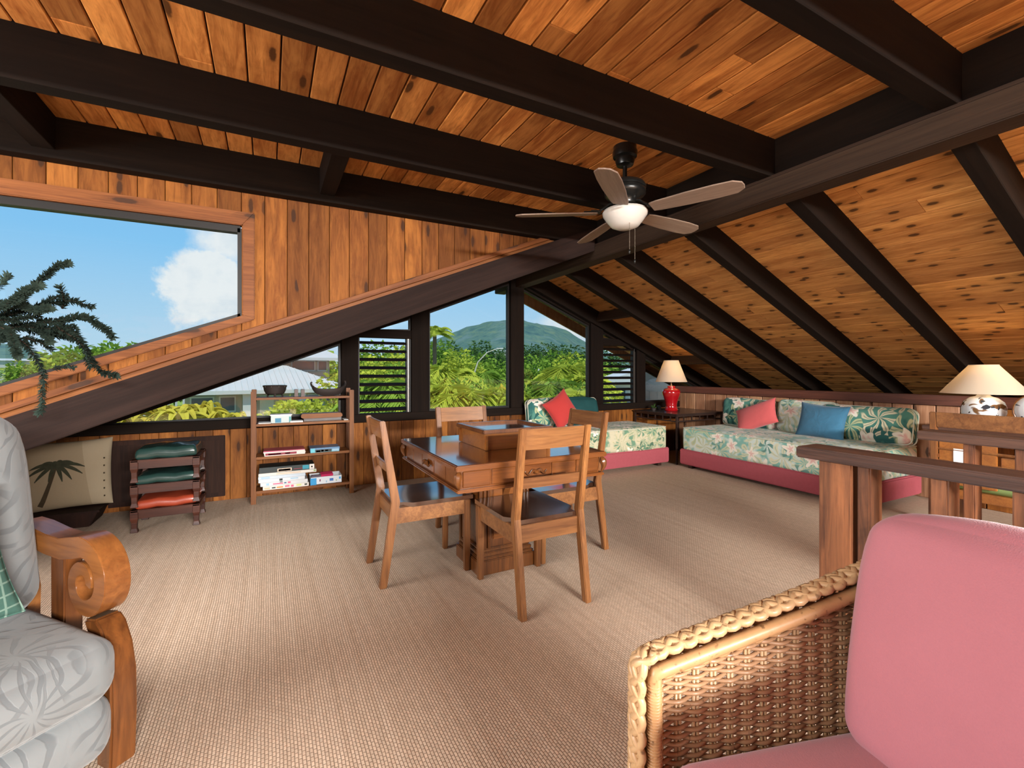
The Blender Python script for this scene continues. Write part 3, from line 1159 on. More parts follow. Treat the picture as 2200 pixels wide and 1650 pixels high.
ch = make_chair('wooden dining chair nearest the camera, its back turned to us')
ch.location = (1.275, 2.235, 0)
dup(ch, (.858, 2.78, 0), -90, 'wooden dining chair at the table side nearer the bookcase')
dup(ch, (1.715, 2.645, 0), 90, 'wooden dining chair on the daybed side of the table, pale crest rail')
dup(ch, (1.345, 3.095, 0), 180, 'wooden dining chair on the window side of the table, mostly hidden')

# ------------------------------------------------------------------ game table
t = thing('game_table', 'square reddish wooden game table on a panelled pedestal', 'table', (1.275, 2.64, 0))
hx, hy = .455, .520
m = MB()
for (e, z0, z1) in ((0, .722, .735), (-.008, .708, .722)):
    m.box(-hx - e, hx + e, -hy - e, hy + e, z0, z1)
m.build('tabletop', M['top'], t, bevel=.004)
rim = MB()
for a in ((-hx - .012, hx + .012, -hy - .012, -hy + .0), (-hx - .012, hx + .012, hy - .0, hy + .012), (-hx - .012, -hx, -hy, hy), (hx, hx + .012, -hy, hy)):
    rim.box(a[0], a[1], a[2], a[3], .706, .7335)
rim.build('top_moulding', M['koa'], t, bevel=.005)
ax, ay = hx - .022, hy - .022
B(-ax, ax, -ay, ay, .610, .708).build('apron', M['koa'], t, bevel=.003)
low = MB()
low.box(-hx - .004, hx + .004, -hy - .004, hy + .004, .597, .613)
low.build('lower_moulding', M['koa'], t, bevel=.006)
B(-ax + .05, ax - .05, -ay + .05, ay - .05, .575, .598).build('underframe', M['koaz'], t)
# panels and drawers let into the apron
for side in range(4):
    L = ax if side in (0, 2) else ay
    D = ay if side in (0, 2) else ax
    segs = [(-.97, -.62, 'panel'), (-.60, -.24, 'panel'), (-.22, .22, 'drawer'), (.24, .60, 'panel'), (.62, .97, 'panel')]
    for a, b, kind in segs:
        q = B(a * L, b * L, -D - .008, -D + .002, .620, .700)
        q.xform(Matrix.Rotation(side * math.pi / 2, 4, 'Z'))
        o = q.build(kind, M['koa'], t, bevel=.003, seg=1)
        if kind == 'drawer':
            p = MB()
            for s in (-1, 1):
                p.tube([(s * (.008 + .06 * i / 9), -D - .014 - .008 * math.sin(i / 9 * 3.1), .660 + .010 * math.sin(i / 9 * 7)) for i in range(10)], [.011 - .0008 * i for i in range(10)], 7)
            p.lathe([(.004, -.012), (.016, -.006), (.018, 0), (.012, .008), (.004, .012)], 10, (0, -D - .016, .66))
            p.xform(Matrix.Rotation(side * math.pi / 2, 4, 'Z'))
            p.build('carved_pull', M['koaz'], o, smooth=SM)
for sx in (-1, 1):
    for sy in (-1, 1):
        cx, cy = sx * (ax + .002), sy * (ay + .002)
        p = MB()
        ux, uy = sx * .707, sy * .707
        pts = [(cx + ux * (.010 + .016 * math.sin(i / 10 * 3.1)), cy + uy * (.010 + .016 * math.sin(i / 10 * 3.1)), .700 - .085 * i / 10) for i in range(11)]
        p.tube(pts, [.010, .016, .020, .021, .019, .017, .015, .012, .010, .007, .004], 8)
        p.tube([(cx + ux * .02 - uy * .012 * math.cos(a / 3), cy + uy * .02 + ux * .012 * math.cos(a / 3), .682 + .010 * math.sin(a / 3)) for a in range(15)], .005, 6)
        p.build('corner_bracket', M['koaz'], t, smooth=SM)
# pedestal
ped = MB()
ped.box(-.150, .150, -.135, .135, .135, .578)
ped.build('pedestal', M['koaz'], t, bevel=.004)
for sx in (-1, 1):
    for sy in (-1, 1):
        q = MB()
        for k in range(3):
            a = .015 * k
            q.lathe([(.011, .14), (.011, .57)], 8, (sx * (.158 - a * 1.6), sy * (.143 - (.03 - a) * .2), 0))
        q.build('fluted_pilaster', M['koaz'], t, smooth=SM)
for side in range(4):
    D = .135 if side in (0, 2) else .150
    q = B(-.085, .085, -D - .012, -D + .002, .19, .54)
    q.xform(Matrix.Rotation(side * math.pi / 2, 4, 'Z'))
    q.build('pedestal_panel', M['koa'], t, bevel=.006)
pl = MB()
for h, z0, z1 in ((.195, 0, .085), (.185, .085, .10), (.175, .10, .125), (.165, .125, .145)):
    pl.box(-h, h, -h * .92, h * .92, z0, z1)
pl.build('plinth', M['koaz'], t, bevel=.005)
for k in range(4):
    q = MB().prism([(.15, .578), (.15, .45), (.20, .53), (.32, .578)], -.02, .02)
    q.xform(Matrix.Rotation(k * math.pi / 2, 4, 'Z'))
    q.build('bracket', M['koaz'], t)

# ------------------------------------------------------------------ box with a tray lid on the table
t = thing('wooden_box', 'honey wooden game box with a framed tray lid on the table', 'box', (1.345, 2.66, .735))
a, b = .215, .200
B(-a, a, -b, b, 0, .098).build('body', M['boxw'], t, bevel=.003)
for sx in (-1, 1):
    for sy in (-1, 1):
        B(sx * a - .012, sx * a + .012, sy * b - .012, sy * b + .012, .002, .098).build('corner_post', M['boxw'], t, bevel=.005)
q = MB()
for e in ((-a - .025, a + .025, -b - .025, -b + .008), (-a - .025, a + .025, b - .008, b + .025), (-a - .025, -a + .008, -b, b), (a - .008, a + .025, -b, b)):
    q.box(e[0], e[1], e[2], e[3], .098, .122)
q.build('tray_rim', M['koaz'], t, bevel=.004)
B(-a, a, -b, b, .098, .108).build('tray', M['top'], t)

# ------------------------------------------------------------------ bookcase
t = thing('bookcase', 'open wooden bookcase with four shelves below the sloping window', 'bookcase', (-.14, 4.745, 0))
for x in (0, .845):
    for y in (0, .225):
        h = 1.018 if y == 0 else 1.03
        B(x, x + .042, y, y + .03, 0, h).build('upright', M['shelfz'], t, bevel=.003)
    B(x + .008, x + .034, .03, .225, .955, .985).build('side_rail', M['shelfz'], t)
    B(x + .008, x + .034, .03, .225, .10, .13).build('side_rail', M['shelfz'], t)
SH = [(.092, .116), (.400, .424), (.700, .722), (.940, .960)]
for z0, z1 in SH:
    B(.042, .845, .004, .25, z0, z1).build('shelf', M['shelf'], t, bevel=.003)

BX, BY = -.14, 4.745


def on_shelf(x, y, z):
    return (BX + x, BY + y, z)


# pot and boat bowl on the top shelf
t = thing('iron_pot', 'small dark iron pot on three feet on the top shelf', 'pot', on_shelf(.195, .12, .960))
pr = [(.05, .022), (.078, .032), (.092, .062), (.098, .098), (.104, .108), (.096, .110), (.088, .098), (.080, .055), (.03, .034)]
MB().lathe(pr, 28, cap=False).build('bowl', M['iron'], t, smooth=SM)
for k in range(3):
    a = k * 2.094 + .5
    MB().tube([(.062 * math.cos(a), .062 * math.sin(a), .034), (.070 * math.cos(a), .070 * math.sin(a), .015), (.074 * math.cos(a), .074 * math.sin(a), 0)], [.012, .009, .006], 8).build('foot', M['iron'], t, smooth=SM)
for a in range(10):
    MB().lathe([(.003, -.004), (.005, 0), (.003, .004)], 6, (.099 * math.cos(a * .628), .099 * math.sin(a * .628), .098)).build('rivet', M['alu'], t)

t = thing('boat_bowl', 'dark carved boat-shaped bowl at the right of the top shelf', 'bowl', on_shelf(.665, .12, .960))
N = 16
vs, fs = [], []
prof = [(.0, 0), (.5, .0), (.8, .022), (.95, .05), (1.0, .066), (.93, .064), (.72, .03), (.3, .012), (0, .010)]
for i in range(N + 1):
    u = -1 + 2 * i / N
    wd = .052 * (1 - abs(u) ** 2.4) ** .6 + .003
    lift = .05 * abs(u) ** 5 + .02 * abs(u) ** 2
    for s in (-1, 1):
        for r, z in prof:
            vs.append((u * .150 * (1 + .12 * z / .066), s * r * wd, z + lift))
P_ = len(prof)
for i in range(N):
    for s in (0, 1):
        for k in range(P_ - 1):
            a0 = i * 2 * P_ + s * P_ + k
            b0 = a0 + 2 * P_
            fs.append((a0, b0, b0 + 1, a0 + 1) if s else (a0, a0 + 1, b0 + 1, b0))
MB().add(vs, fs).build('hull', M['iron'], t, smooth=SM)
for s, h in ((-1, .155), (1, .165)):
    MB().tube([(s * .150, 0, .095), (s * .160, 0, .12), (s * .156, 0, h - .02), (s * .146, 0, h - .022)], [.010, .009, .007, .004], 8).build('prow', M['iron'], t, smooth=SM)
for k, x in enumerate((.375, .432)):
    q = thing('wooden_bookend', ('left' if k == 0 else 'right') + ' one of two small dark wooden blocks between pot and boat bowl', 'bookend', on_shelf(x, .12, .960), group='two small blocks on the top shelf')
    B(-.016, .016, -.04, .04, 0, .070).build('block', M['stool'], q, bevel=.003)
    B(-.018, .018, -.043, .043, 0, .006).build('foot', M['stool'], q)

# third shelf
t = thing('plastic_box', 'clear plastic box of blue bits with a white lid on the bookcase', 'box', on_shelf(.245, .10, .722))
B(-.085, .085, -.06, .06, .0, .066).build('tub', plain('cloudy plastic', (.42, .52, .52), .3, .5, 0, .3), t, bevel=.004)
B(-.050, .0, -.0615, -.058, .004, .044).build('contents', plain('blue bits', (.015, .20, .34), .5), t)
B(.066, .083, -.0615, -.058, .004, .055).build('contents', plain('teal bits', (.02, .24, .26), .5), t)
B(-.092, .092, -.066, .066, .066, .078).build('lid', M['white'], t, bevel=.003)
t = thing('wooden_tray', 'long wooden tray board with rounded ends beside the plastic box', 'tray', on_shelf(.60, .11, .742))
pts = [(-.185, .018), (-.165, .008), (.165, .008), (.188, .022), (.184, .042), (.165, .052), (-.175, .052), (-.187, .036)]
MB().prism(pts, -.055, -.043).build('front_board', M['shelf'], t, bevel=.002)
B(-.18, .18, -.043, .085, .010, .052).build('body', M['shelf'], t, bevel=.004)
B(-.16, .18, -.03, .075, -.020, .010).build('base', M['dark'], t)
tag(B(-.055, .055, -.05, .05, 0, .014).build('paper_stack', M['paper'], None, bevel=.002, loc=on_shelf(.375, .07, .722)), 'small stack of white papers between plastic box and wooden tray', 'papers')
tag(B(-.05, .05, -.07, .07, 0, .008).build('paper_sheet', M['paper'], None, loc=on_shelf(.11, .10, .722)), 'white sheets lying at the left end of the third shelf', 'papers')
tag(B(-.02, .02, -.08, .08, 0, .006).build('paper_slip', M['paper'], None, loc=on_shelf(.816, .10, .722)), 'white slip at the right end of the third shelf', 'papers')


def card(name, rgb):
    if name not in M:
        M[name] = plain(name, rgb, .4, .4)
    return M[name]


def game_box(label, x, z, w, d, h, cols, marks=(), y=.012, rz=0, lidh=.6):
    """cardboard game box: base, lid and the printed patches on its front edge"""
    t = thing('game_box', label, 'game box', on_shelf(x + w / 2, y + d / 2, z), rz, 'boxed games on the bookcase')
    B(-w / 2 + .003, w / 2 - .003, -d / 2 + .003, d / 2 - .003, 0, h * .5).build('base', cols[1], t)
    B(-w / 2, w / 2, -d / 2, d / 2, h * (1 - lidh), h).build('lid', cols[0], t, bevel=.0015, seg=1)
    for a, b, z0, z1, c in marks:
        B(-w / 2 + a * w, -w / 2 + b * w, -d / 2 - .0008, -d / 2 + .001, z0 * h, z1 * h).build('print', c, t)
    return t


WH = card('ivory card', (.66, .63, .58))
PW = card('cool white card', (.62, .65, .68))
MAR = card('maroon card', (.24, .012, .035))
PK = card('pink ink', (.62, .12, .22))
BL = card('sky blue ink', (.03, .30, .62))
LB = card('pale blue ink', (.30, .48, .62))
NV = card('navy card', (.02, .07, .18))
CY_ = card('cyan card', (.12, .48, .58))
BK = card('black green card', (.016, .026, .026))
GR = card('green ink', (.25, .38, .12))
RD = card('red ink', (.50, .03, .03))
OR = card('orange ink', (.70, .22, .04))
z2 = .424
game_box('maroon and white game box, lower of the pair on the second shelf', .105, z2, .345, .21, .028, (WH, WH), [(.03, .78, .25, .95, MAR), (.10, .40, .40, .75, PK), (.50, .62, .40, .75, RD)])
game_box('thin pink-topped game box, upper of the pair on the second shelf', .100, z2 + .0285, .345, .20, .018, (card('rose card', (.42, .07, .12)), WH), [(.0, 1.0, .0, .55, WH), (.0, .45, .55, .98, PK)], lidh=.9)
game_box('light blue game box with dark picture on the second shelf', .490, z2, .265, .19, .044, (card('denim card', (.10, .22, .38)), CY_), [(.02, .16, .05, .9, CY_), (.17, .72, .05, .62, BK), (.2, .34, .1, .45, WH), (.37, .45, .15, .55, WH), (.5, .6, .2, .5, LB), (.74, .97, .1, .6, LB)])
z1 = .116
zs = z1
stack = [
    ('white game box with orange and pink print, bottom of the lower stack', .095, .385, .034, WH, [(.03, .15, .2, .7, card('peach ink', (.75, .45, .3))), (.19, .27, .3, .65, BK), (.29, .43, .3, .65, OR), (.47, .57, .35, .8, PK), (.60, .66, .2, .8, PK), (.72, .83, .3, .8, card('lime ink', (.55, .62, .25))), (.90, .96, .35, .75, BK)]),
    ('white game box with pink lettering, second from the bottom of the stack', .075, .395, .034, card('grey white card', (.58, .60, .61)), [(.12, .18, .2, .8, LB), (.26, .47, .3, .62, PK), (.49, .54, .35, .65, NV), (.57, .63, .3, .75, PK), (.40, .46, .75, .95, BK)]),
    ('pale white game box with a small black mark, middle of the lower stack', .060, .385, .030, PW, [(.44, .51, .2, .85, BK), (.68, .85, .4, .75, LB)]),
    ('pale blue-white game box under the long ivory box in the stack', .058, .392, .026, card('ice blue card', (.52, .60, .68)), [(.06, .24, .2, .8, card('soft blue ink', (.36, .52, .70)))]),
    ('long ivory game box, second from the top of the stack', .060, .485, .028, WH, [(.30, .72, .35, .7, card('sand ink', (.62, .48, .36))), (.95, .99, .3, .8, GR)]),
    ('black game box with cream nameplate, topmost of the lower stack', .066, .460, .052, BK, [(.32, .58, .08, .62, card('cream plate', (.66, .52, .40))), (.34, .56, .16, .50, RD), (.345, .555, .2, .46, card('cream plate 2', (.72, .60, .48))), (.62, .78, .30, .40, MAR), (.78, .90, .15, .85, card('teal ink', (.02, .25, .34))), (.91, 1.0, .05, .95, WH), (.94, .97, .35, .6, BK)])]
for lab, x, w_, h, c, marks in stack:
    game_box(lab, x, zs, w_, .22, h, (c, c), marks, lidh=.95)
    zs += h + .0006
t = thing('open_game_tray', 'open blue and white cardboard tray at the right of the lower shelf', 'box', on_shelf(.635, .115, z1))
w_, d_, h = .285, .20, .072
q = MB()
q.box(-w_ / 2, w_ / 2, -d_ / 2, d_ / 2, 0, .004)
q.box(-w_ / 2, w_ / 2, -d_ / 2, -d_ / 2 + .004, 0, h)
q.box(-w_ / 2, w_ / 2, d_ / 2 - .004, d_ / 2, 0, h)
q.box(-w_ / 2, -w_ / 2 + .004, -d_ / 2, d_ / 2, 0, h)
q.box(w_ / 2 - .004, w_ / 2, -d_ / 2, d_ / 2, 0, h)
q.build('tray', card('snow card', (.66, .70, .74)), t)
for a, b, z0, z1_, c in ((0, .19, 0, .9, BL), (.28, .32, .4, .7, card('plum ink', (.2, .08, .14))), (.48, .52, .2, .45, LB), (.60, .72, .35, .7, card('royal ink', (.05, .16, .45))), (.80, .83, .3, .45, GR), (.90, .96, .5, .8, BL)):
    B(-w_ / 2 + a * w_, -w_ / 2 + b * w_, -d_ / 2 - .0008, -d_ / 2 + .001, z0 * h, z1_ * h).build('print', c, t)
tag(B(-.055, .055, -.035, .035, -.015, .015).build('pink_box', card('hot pink card', (.58, .035, .12)), None, bevel=.003, loc=on_shelf(.645, .10, z1 + .075), rot=(R(12), 0, R(4))), 'small hot pink box lying in the open cardboard tray', 'box')
tag(B(-.05, .05, -.035, .035, -.012, .012).build('purple_box', card('dark plum card', (.06, .03, .06)), None, bevel=.003, loc=on_shelf(.56, .13, z1 + .06), rot=(R(-6), 0, R(-8))), 'dark plum box beside the pink one in the tray', 'box')

# ------------------------------------------------------------------ stacked stools
MW = M['stool']


def make_stool(label, loc, vinyl, plump):
    t = thing('stacking_stool', label, 'stool', loc, group='three stacked stools')
    a, b, h = .212, .195, .166
    for sx in (-1, 1):
        for sy in (-1, 1):
            q = MB()
            cx, cy = sx * (a - .02), sy * (b - .02)
            pr = [(0, .024), (.012, .022), (.03, .017), (.075, .018), (.10, .024), (h, .024)]
            vs, fs = [], []
            for z, r in pr:
                vs += [(cx - r, cy - r, z), (cx + r, cy - r, z), (cx + r, cy + r, z), (cx - r, cy + r, z)]
            for i in range(len(pr) - 1):
                for k in range(4):
                    fs.append((i * 4 + k, i * 4 + (k + 1) % 4, i * 4 + 4 + (k + 1) % 4, i * 4 + 4 + k))
            fs += [(3, 2, 1, 0), tuple(len(pr) * 4 - 4 + k for k in range(4))]
            q.add(vs, fs).build('leg', MW, t, bevel=.002, seg=1)
    for s in (-1, 1):
        B(-a + .03, a - .03, s * (b - .02) - .012, s * (b - .02) + .012, .098, .150).build('apron', MW, t, bevel=.003)
        B(s * (a - .02) - .012, s * (a - .02) + .012, -b + .03, b - .03, .098, .150).build('apron', MW, t, bevel=.003)
    q = MB()
    q.box(-a - .004, a + .004, -b - .004, b + .004, .148, h)
    q.build('seat_frame', MW, t, bevel=.005)

    def sag(p):
        w_ = max(0, p[2]) / .035
        return [p[0] * (1 - .05 * w_), p[1] * (1 - .05 * w_), p[2] + .006 * math.sin(p[0] * 31) * math.cos(p[1] * 17)]
    MB().rbox(a - .018, b - .018, plump / 2, .022, (0, 0, h + plump / 2), (0, 0, .012), fn=sag).build('cushion', vinyl, t, smooth=SMOOTH)
    return t


make_stool('low carved stool with rust red vinyl pad, bottom of the stack', (-.690, 4.525, 0), M['red_vinyl'], .064)
make_stool('low carved stool with dark green pad, middle of the stack', (-.690, 4.525, .1862), M['green_vinyl'], .064)
make_stool('low carved stool with plump green vinyl pad, top of the stack', (-.690, 4.525, .3724), M['green_vinyl'], .082)

# ------------------------------------------------------------------ palm cushion on a low dark box
t = thing('low_box', 'low dark wooden box on the carpet under the palm cushion', 'box', (-1.46, 4.80, 0))
MB().prism([(-.30, 0), (.24, 0), (.285, .11), (-.30, .11)], -.13, .17).build('body', M['panel'], t, bevel=.006)
B(-.31, .30, -.14, .18, .105, .122).build('lid', M['panel'], t, bevel=.004)
t = thing('palm_cushion', 'beige cushion printed with a palm tree, leaning on the wall', 'cushion', (-1.40, 4.865, .385), rot=(R(-10), R(-2), R(3)))
MB().pillow(.272, .268, .15, 16, .05).build('cover', M['linen'], t, smooth=SMOOTH)


def skin_y(x, z, a=.272, b=.268, tt=.15):
    u, v = min(1, abs(x) / a), min(1, abs(z) / b)
    return -tt * .5 * (max(0, 1 - u * u) * max(0, 1 - v * v)) ** .42 - .0015


def on_skin(pts, wds, name, mat):
    vs, fs = [], []
    for i, (p, w_) in enumerate(zip(pts, wds)):
        d = Vector(pts[min(i + 1, len(pts) - 1)]) - Vector(pts[max(i - 1, 0)])
        nrm = Vector((-d.y, d.x)).normalized() * w_
        for s in (-1, 1):
            x, z = p[0] + nrm.x * s, p[1] + nrm.y * s
            vs.append((x, skin_y(x, z), z))
    for i in range(len(pts) - 1):
        fs.append((2 * i, 2 * i + 1, 2 * i + 3, 2 * i + 2))
    MB().add(vs, fs).build(name, mat, t)


cxp, czp = -.055, .085
on_skin([(cxp - .075 + .10 * (i / 8) ** .8 - .02, -.225 + .31 * i / 8) for i in range(9)], [.016 - .001 * i for i in range(9)], 'palm_trunk', M['bark'])
for k, (a, l) in enumerate(((10, .17), (35, .13), (65, .10), (100, .08), (140, .12), (165, .16), (190, .17), (215, .15), (-15, .16), (-45, .13), (-70, .11), (245, .10))):
    pts, wd = [], []
    for i in range(8):
        s = i / 7
        r = l * s
        pts.append((cxp + r * math.cos(R(a)), czp + r * math.sin(R(a)) * .75 - .06 * s * s))
        wd.append(.002 + .011 * math.sin(math.pi * min(1, s * .9 + .08)))
    on_skin(pts, wd, 'palm_frond', M['print'])
for z in (-.20, -.14, -.08, -.02, .04, .10):
    MB().rbox(.005, .003, .006, .002, (.225, skin_y(.225, z) - .002, z)).build('button', M['bark'], t, smooth=SMOOTH)


# ------------------------------------------------------------------ daybeds
def daybed(label, loc, rz, L, D, mat):
    """long low bed: x along its length, front at y = 0"""
    t = thing('daybed', label, 'daybed', loc, rz)
    B(0, L, 0, D, .045, .232).build('base', M['pinkbase'], t, bevel=.012)
    for x in (.12, L - .12):
        for y in (.08, D - .08):
            B(x - .03, x + .03, y - .03, y + .03, 0, .046).build('foot', M['dark'], t)
    hx, hy, hz = (L - .04) / 2, (D - .03) / 2, .142

    def drape(p):
        # the loose cover bellies out and hangs a little lower between the corners
        k = max(0, -p[2] / hz)
        return [p[0], p[1] - .012 * k * math.sin(p[0] * 3.1 + 1) - .006 * k, p[2] - .012 * k * (1 + math.sin(p[0] * 4.3 + p[1] * 5))]
    MB().rbox(hx, hy, hz, .045, (L / 2, D / 2 + .0, .232 + hz - .01), (.01, .012, .012), m=12, fn=drape).build('mattress', mat, t, smooth=SMOOTH)
    q = MB()
    r = .045
    pts = []
    for cx, cy, a0 in ((hx - r, -hy + r, 270), (hx - r, hy - r, 0), (-hx + r, hy - r, 90), (-hx + r, -hy + r, 180)):
        for k in range(5):
            a = R(a0 + k * 22.5)
            pts.append((L / 2 + cx + (r - .004) * math.cos(a), D / 2 + cy + (r - .004) * math.sin(a), .232 + 2 * hz - .022))
    q.tube(pts, .006, 6, closed=True).build('piping', M['piping'], t, smooth=SM)
    return t


daybed('daybed with sandy tropical cover and rose base below the gable windows', (2.72, 4.255, 0), 0, 1.81, .76, M['floral2'])
daybed('long daybed with pale tropical cover and rose base along the low wall', (4.565, 4.125, 0), -91.2, 2.08, .93, M['floral'])


def bolster(label, loc, rz, w_, h, d, mat, tilt=-10, seed=0, drop=0):
    t = thing('back_cushion', label, 'cushion', loc, rot=(R(tilt), R(drop), R(rz)))

    def slump(p):
        return [p[0] + .008 * math.sin(p[2] * 9 + seed), p[1], p[2] + .01 * math.sin(p[0] * 6 + seed)]
    MB().rbox(w_ / 2, d / 2, h / 2, .055, (0, 0, h / 2), (.012, .03, .016), fn=slump).build('cover', mat, t, smooth=SMOOTH)
    q = MB()
    for s in (-1, 1):
        pts = []
        r = .055
        for cx, cz, a0 in ((w_ / 2 - r, -h / 2 + r, 270), (w_ / 2 - r, h / 2 - r, 0), (-w_ / 2 + r, h / 2 - r, 90), (-w_ / 2 + r, -h / 2 + r, 180)):
            for k in range(5):
                a = R(a0 + k * 22.5)
                pts.append((cx + (r + .002) * math.cos(a), s * (d / 2 - .05), h / 2 + cz + (r + .002) * math.sin(a)))
        q.tube(pts, .006, 6, closed=True)
    q.build('piping', M['piping'], t, smooth=SM)
    return t


MT = .508
bolster('green tropical back cushion at the left end of the window daybed', (3.04, 4.83, MT), 0, .52, .345, .16, M['floralb'], -9, 1)
bolster('plain dark teal back cushion behind the red pillow', (3.56, 4.835, MT), 0, .54, .345, .15, M['teal'], -9, 2)
bolster('floral back cushion at the far end of the long daybed', (5.34, 3.72, MT), -90, .70, .335, .17, M['floralb'], -9, 3)
bolster('pale floral back cushion, middle of the long daybed', (5.33, 3.02, MT), -90, .62, .355, .17, M['floral'], -10, 4)
bolster('large floral back cushion nearest the stair end of the long daybed', (5.30, 2.43, MT), -90, .80, .335, .19, M['floralb'], -9, 5)


def scatter(label, loc, rot, a, b, d, mat):
    t = thing('scatter_pillow', label, 'pillow', loc, rot=tuple(R(q) for q in rot))
    MB().pillow(a, b, d, 16, .10).build('cover', mat, t, smooth=SMOOTH)
    pts = []
    n = 48
    q = MB()
    for k in range(n):
        s = k / n * 4
        e = int(s)
        f = s - e
        u, v = [(-1 + 2 * f, -1), (1, -1 + 2 * f), (1 - 2 * f, 1), (-1, 1 - 2 * f)][e]
        pts.append((a * u * (1 - .10 * (1 - v * v) * u * u), 0, b * v * (1 - .10 * (1 - u * u) * v * v)))
    q.tube(pts, .004, 5, closed=True).build('seam', mat, t, smooth=SM)
    return t


scatter('red pillow stood on its corner on the window daybed', (3.13, 4.63, .735), (-14, -30, 4), .185, .19, .15, M['redp'])
scatter('coral pink pillow slumped on the long daybed', (5.16, 3.50, .665), (-30, -22, -82), .255, .165, .17, M['coral'])
scatter('blue pillow propped against the long daybed cushions', (5.12, 2.74, .675), (-16, 3, -88), .235, .185, .17, M['blue'])

# ------------------------------------------------------------------ corner table and the red lamp
t = thing('corner_table', 'black bamboo-style corner table between the two daybeds', 'table', (4.62, 4.215, 0))
W, D = .90, .80
B(-.01, W, -.01, D, .632, .652).build('tabletop', M['dark'], t, bevel=.004)
for x in (.012, W - .03):
    for y in (.012, D - .03):
        B(x, x + .026, y, y + .026, 0, .632).build('leg', M['dark'], t, bevel=.004)
for y in (.020, D - .03):
    B(.03, W - .03, y, y + .014, .545, .560).build('rail', M['dark'], t, bevel=.002)
    B(.03, W - .03, y, y + .014, .612, .632).build('rail', M['dark'], t)
    for k in range(1, 6):
        B(W * k / 6 - .006, W * k / 6 + .006, y + .001, y + .012, .56, .612).build('spindle', M['dark'], t)
for x in (.020, W - .03):
    B(x, x + .014, .03, D - .03, .545, .560).build('rail', M['dark'], t, bevel=.002)
    B(x, x + .014, .03, D - .03, .612, .632).build('rail', M['dark'], t)
    for k in range(1, 6):
        B(x + .001, x + .012, D * k / 6 - .006, D * k / 6 + .006, .56, .612).build('spindle', M['dark'], t)


def table_lamp(label, loc, prof, mat, neck, shade, power):
    t = thing('table_lamp', label, 'lamp', loc)
    MB().lathe(prof, 32).build('base', mat, t, smooth=SM)
    zt = prof[-1][1]
    MB().lathe([(.016, zt - .004), (.016, zt + .012), (.009, zt + .016), (.009, neck)], 14).build('neck', M['brass'], t, smooth=SM)
    r0, z0, r1, z1 = shade
    q = MB().lathe([(r0, z0), (r1, z1)], 48, cap=False)
    q.build('lamp_shade', M['shade'], t, smooth=SMOOTH)
    tr = MB()
    for r, z in ((r0, z0), (r1, z1)):
        tr.tube([(r * math.cos(a * math.pi / 24), r * math.sin(a * math.pi / 24), z) for a in range(48)], .003, 6, closed=True)
    tr.build('shade_trim', M['shade'], t, smooth=SM)
    sp = MB()
    for a in range(3):
        sp.tube([(0, 0, z1 - .01), (r1 * math.cos(a * 2.094), r1 * math.sin(a * 2.094), z1)], .002, 5)
    sp.build('spider', M['brass'], t)
    zb = z0 + (z1 - z0) * .45
    MB().lathe([(.004, zb - .04), (.018, zb - .02), (.022, zb), (.014, zb + .02), (.003, zb + .026)], 12).build('bulb', M['white'], t, smooth=SM)
    l = lamp('bulb_light', 'POINT', (.045, 0, zb + .01), (0, 0, 0), power, (1, .66, .33), shadow_soft_size=.02)
    l.parent = t
    return t


table_lamp('red ceramic ginger-jar lamp with cream shade on the corner table', (4.99, 4.655, .652),
           [(.085, 0), (.092, .012), (.086, .022), (.078, .04), (.075, .075), (.084, .13), (.104, .185), (.121, .235), (.124, .265), (.112, .292), (.080, .310), (.056, .316), (.052, .325), (.055, .340), (.048, .345), (.02, .350)],
           M['red'], .46, (.210, .405, .098, .700), 1.6)
q = thing('desk_ornament', 'small dark plant ornament beside the red lamp', 'ornament', (4.80, 4.80, .652))
MB().lathe([(.03, 0), (.036, .03), (.03, .035)], 14).build('pot', M['iron'], q, smooth=SM)
lf = MB()
for k in range(16):
    a, e = rnd.uniform(0, 6.28), rnd.uniform(.2, 1.2)
    d = Vector((math.cos(a) * math.cos(e), math.sin(a) * math.cos(e), math.sin(e))) * rnd.uniform(.04, .075)
    lf.tube([(0, 0, .03), tuple(Vector((0, 0, .03)) + d * .6), tuple(Vector((0, 0, .03)) + d)], [.004, .007, .001], 4)
lf.build('leaves', M['deep'], q)['kind'] = 'stuff'
q = thing('glass_ornament', 'small dark rounded ornament right beside the plant ornament', 'ornament', (4.905, 4.80, .652))
MB().lathe([(.03, -.012), (.034, 0), (.03, .012)], 16).xform(Matrix.Translation((0, 0, .036)) @ Matrix.Rotation(R(90), 4, 'X')).build('case', M['black'], q, smooth=SM)
B(-.03, .03, -.015, .015, 0, .006).build('foot', M['black'], q)

# ------------------------------------------------------------------ console with the porcelain lamp
t = thing('console_table', 'wooden console table under the white painted lamp', 'table', (4.62, 0, 0))
B(0, .78, .35, 1.72, .742, .772).build('tabletop', M['fir'], t, bevel=.004)
for x in (.03, .70):
    for y in (.42, 1.64):
        B(x, x + .05, y, y + .05, 0, .742).build('leg', M['firz'], t, bevel=.004)
B(.02, .76, .40, 1.68, .66, .742).build('apron', M['firz'], t)
table_lamp('wide cream-shaded lamp on a round painted porcelain base', (4.95, 1.457, .772),
           [(.07, 0), (.085, .01), (.115, .045), (.128, .10), (.130, .145), (.116, .190), (.082, .222), (.045, .236), (.036, .246)],
           M['porcelain'], .32, (.255, .258, .085, .478), 1.6)
q = thing('round_plate', 'round rimmed plate standing on the console at the picture edge', 'plate', (4.85, 1.14, .772), rot=(0, R(-8), 0))
MB().lathe([(.0, 0), (.085, .0), (.105, -.012), (.120, -.018), (.122, -.012), (.105, 0), (.09, .01), (0, .01)], 32, cap=False).xform(Matrix.Translation((0, 0, .145)) @ Matrix.Rotation(R(-90), 4, 'Y')).build('dish', M['porcelain'], q, smooth=SM)
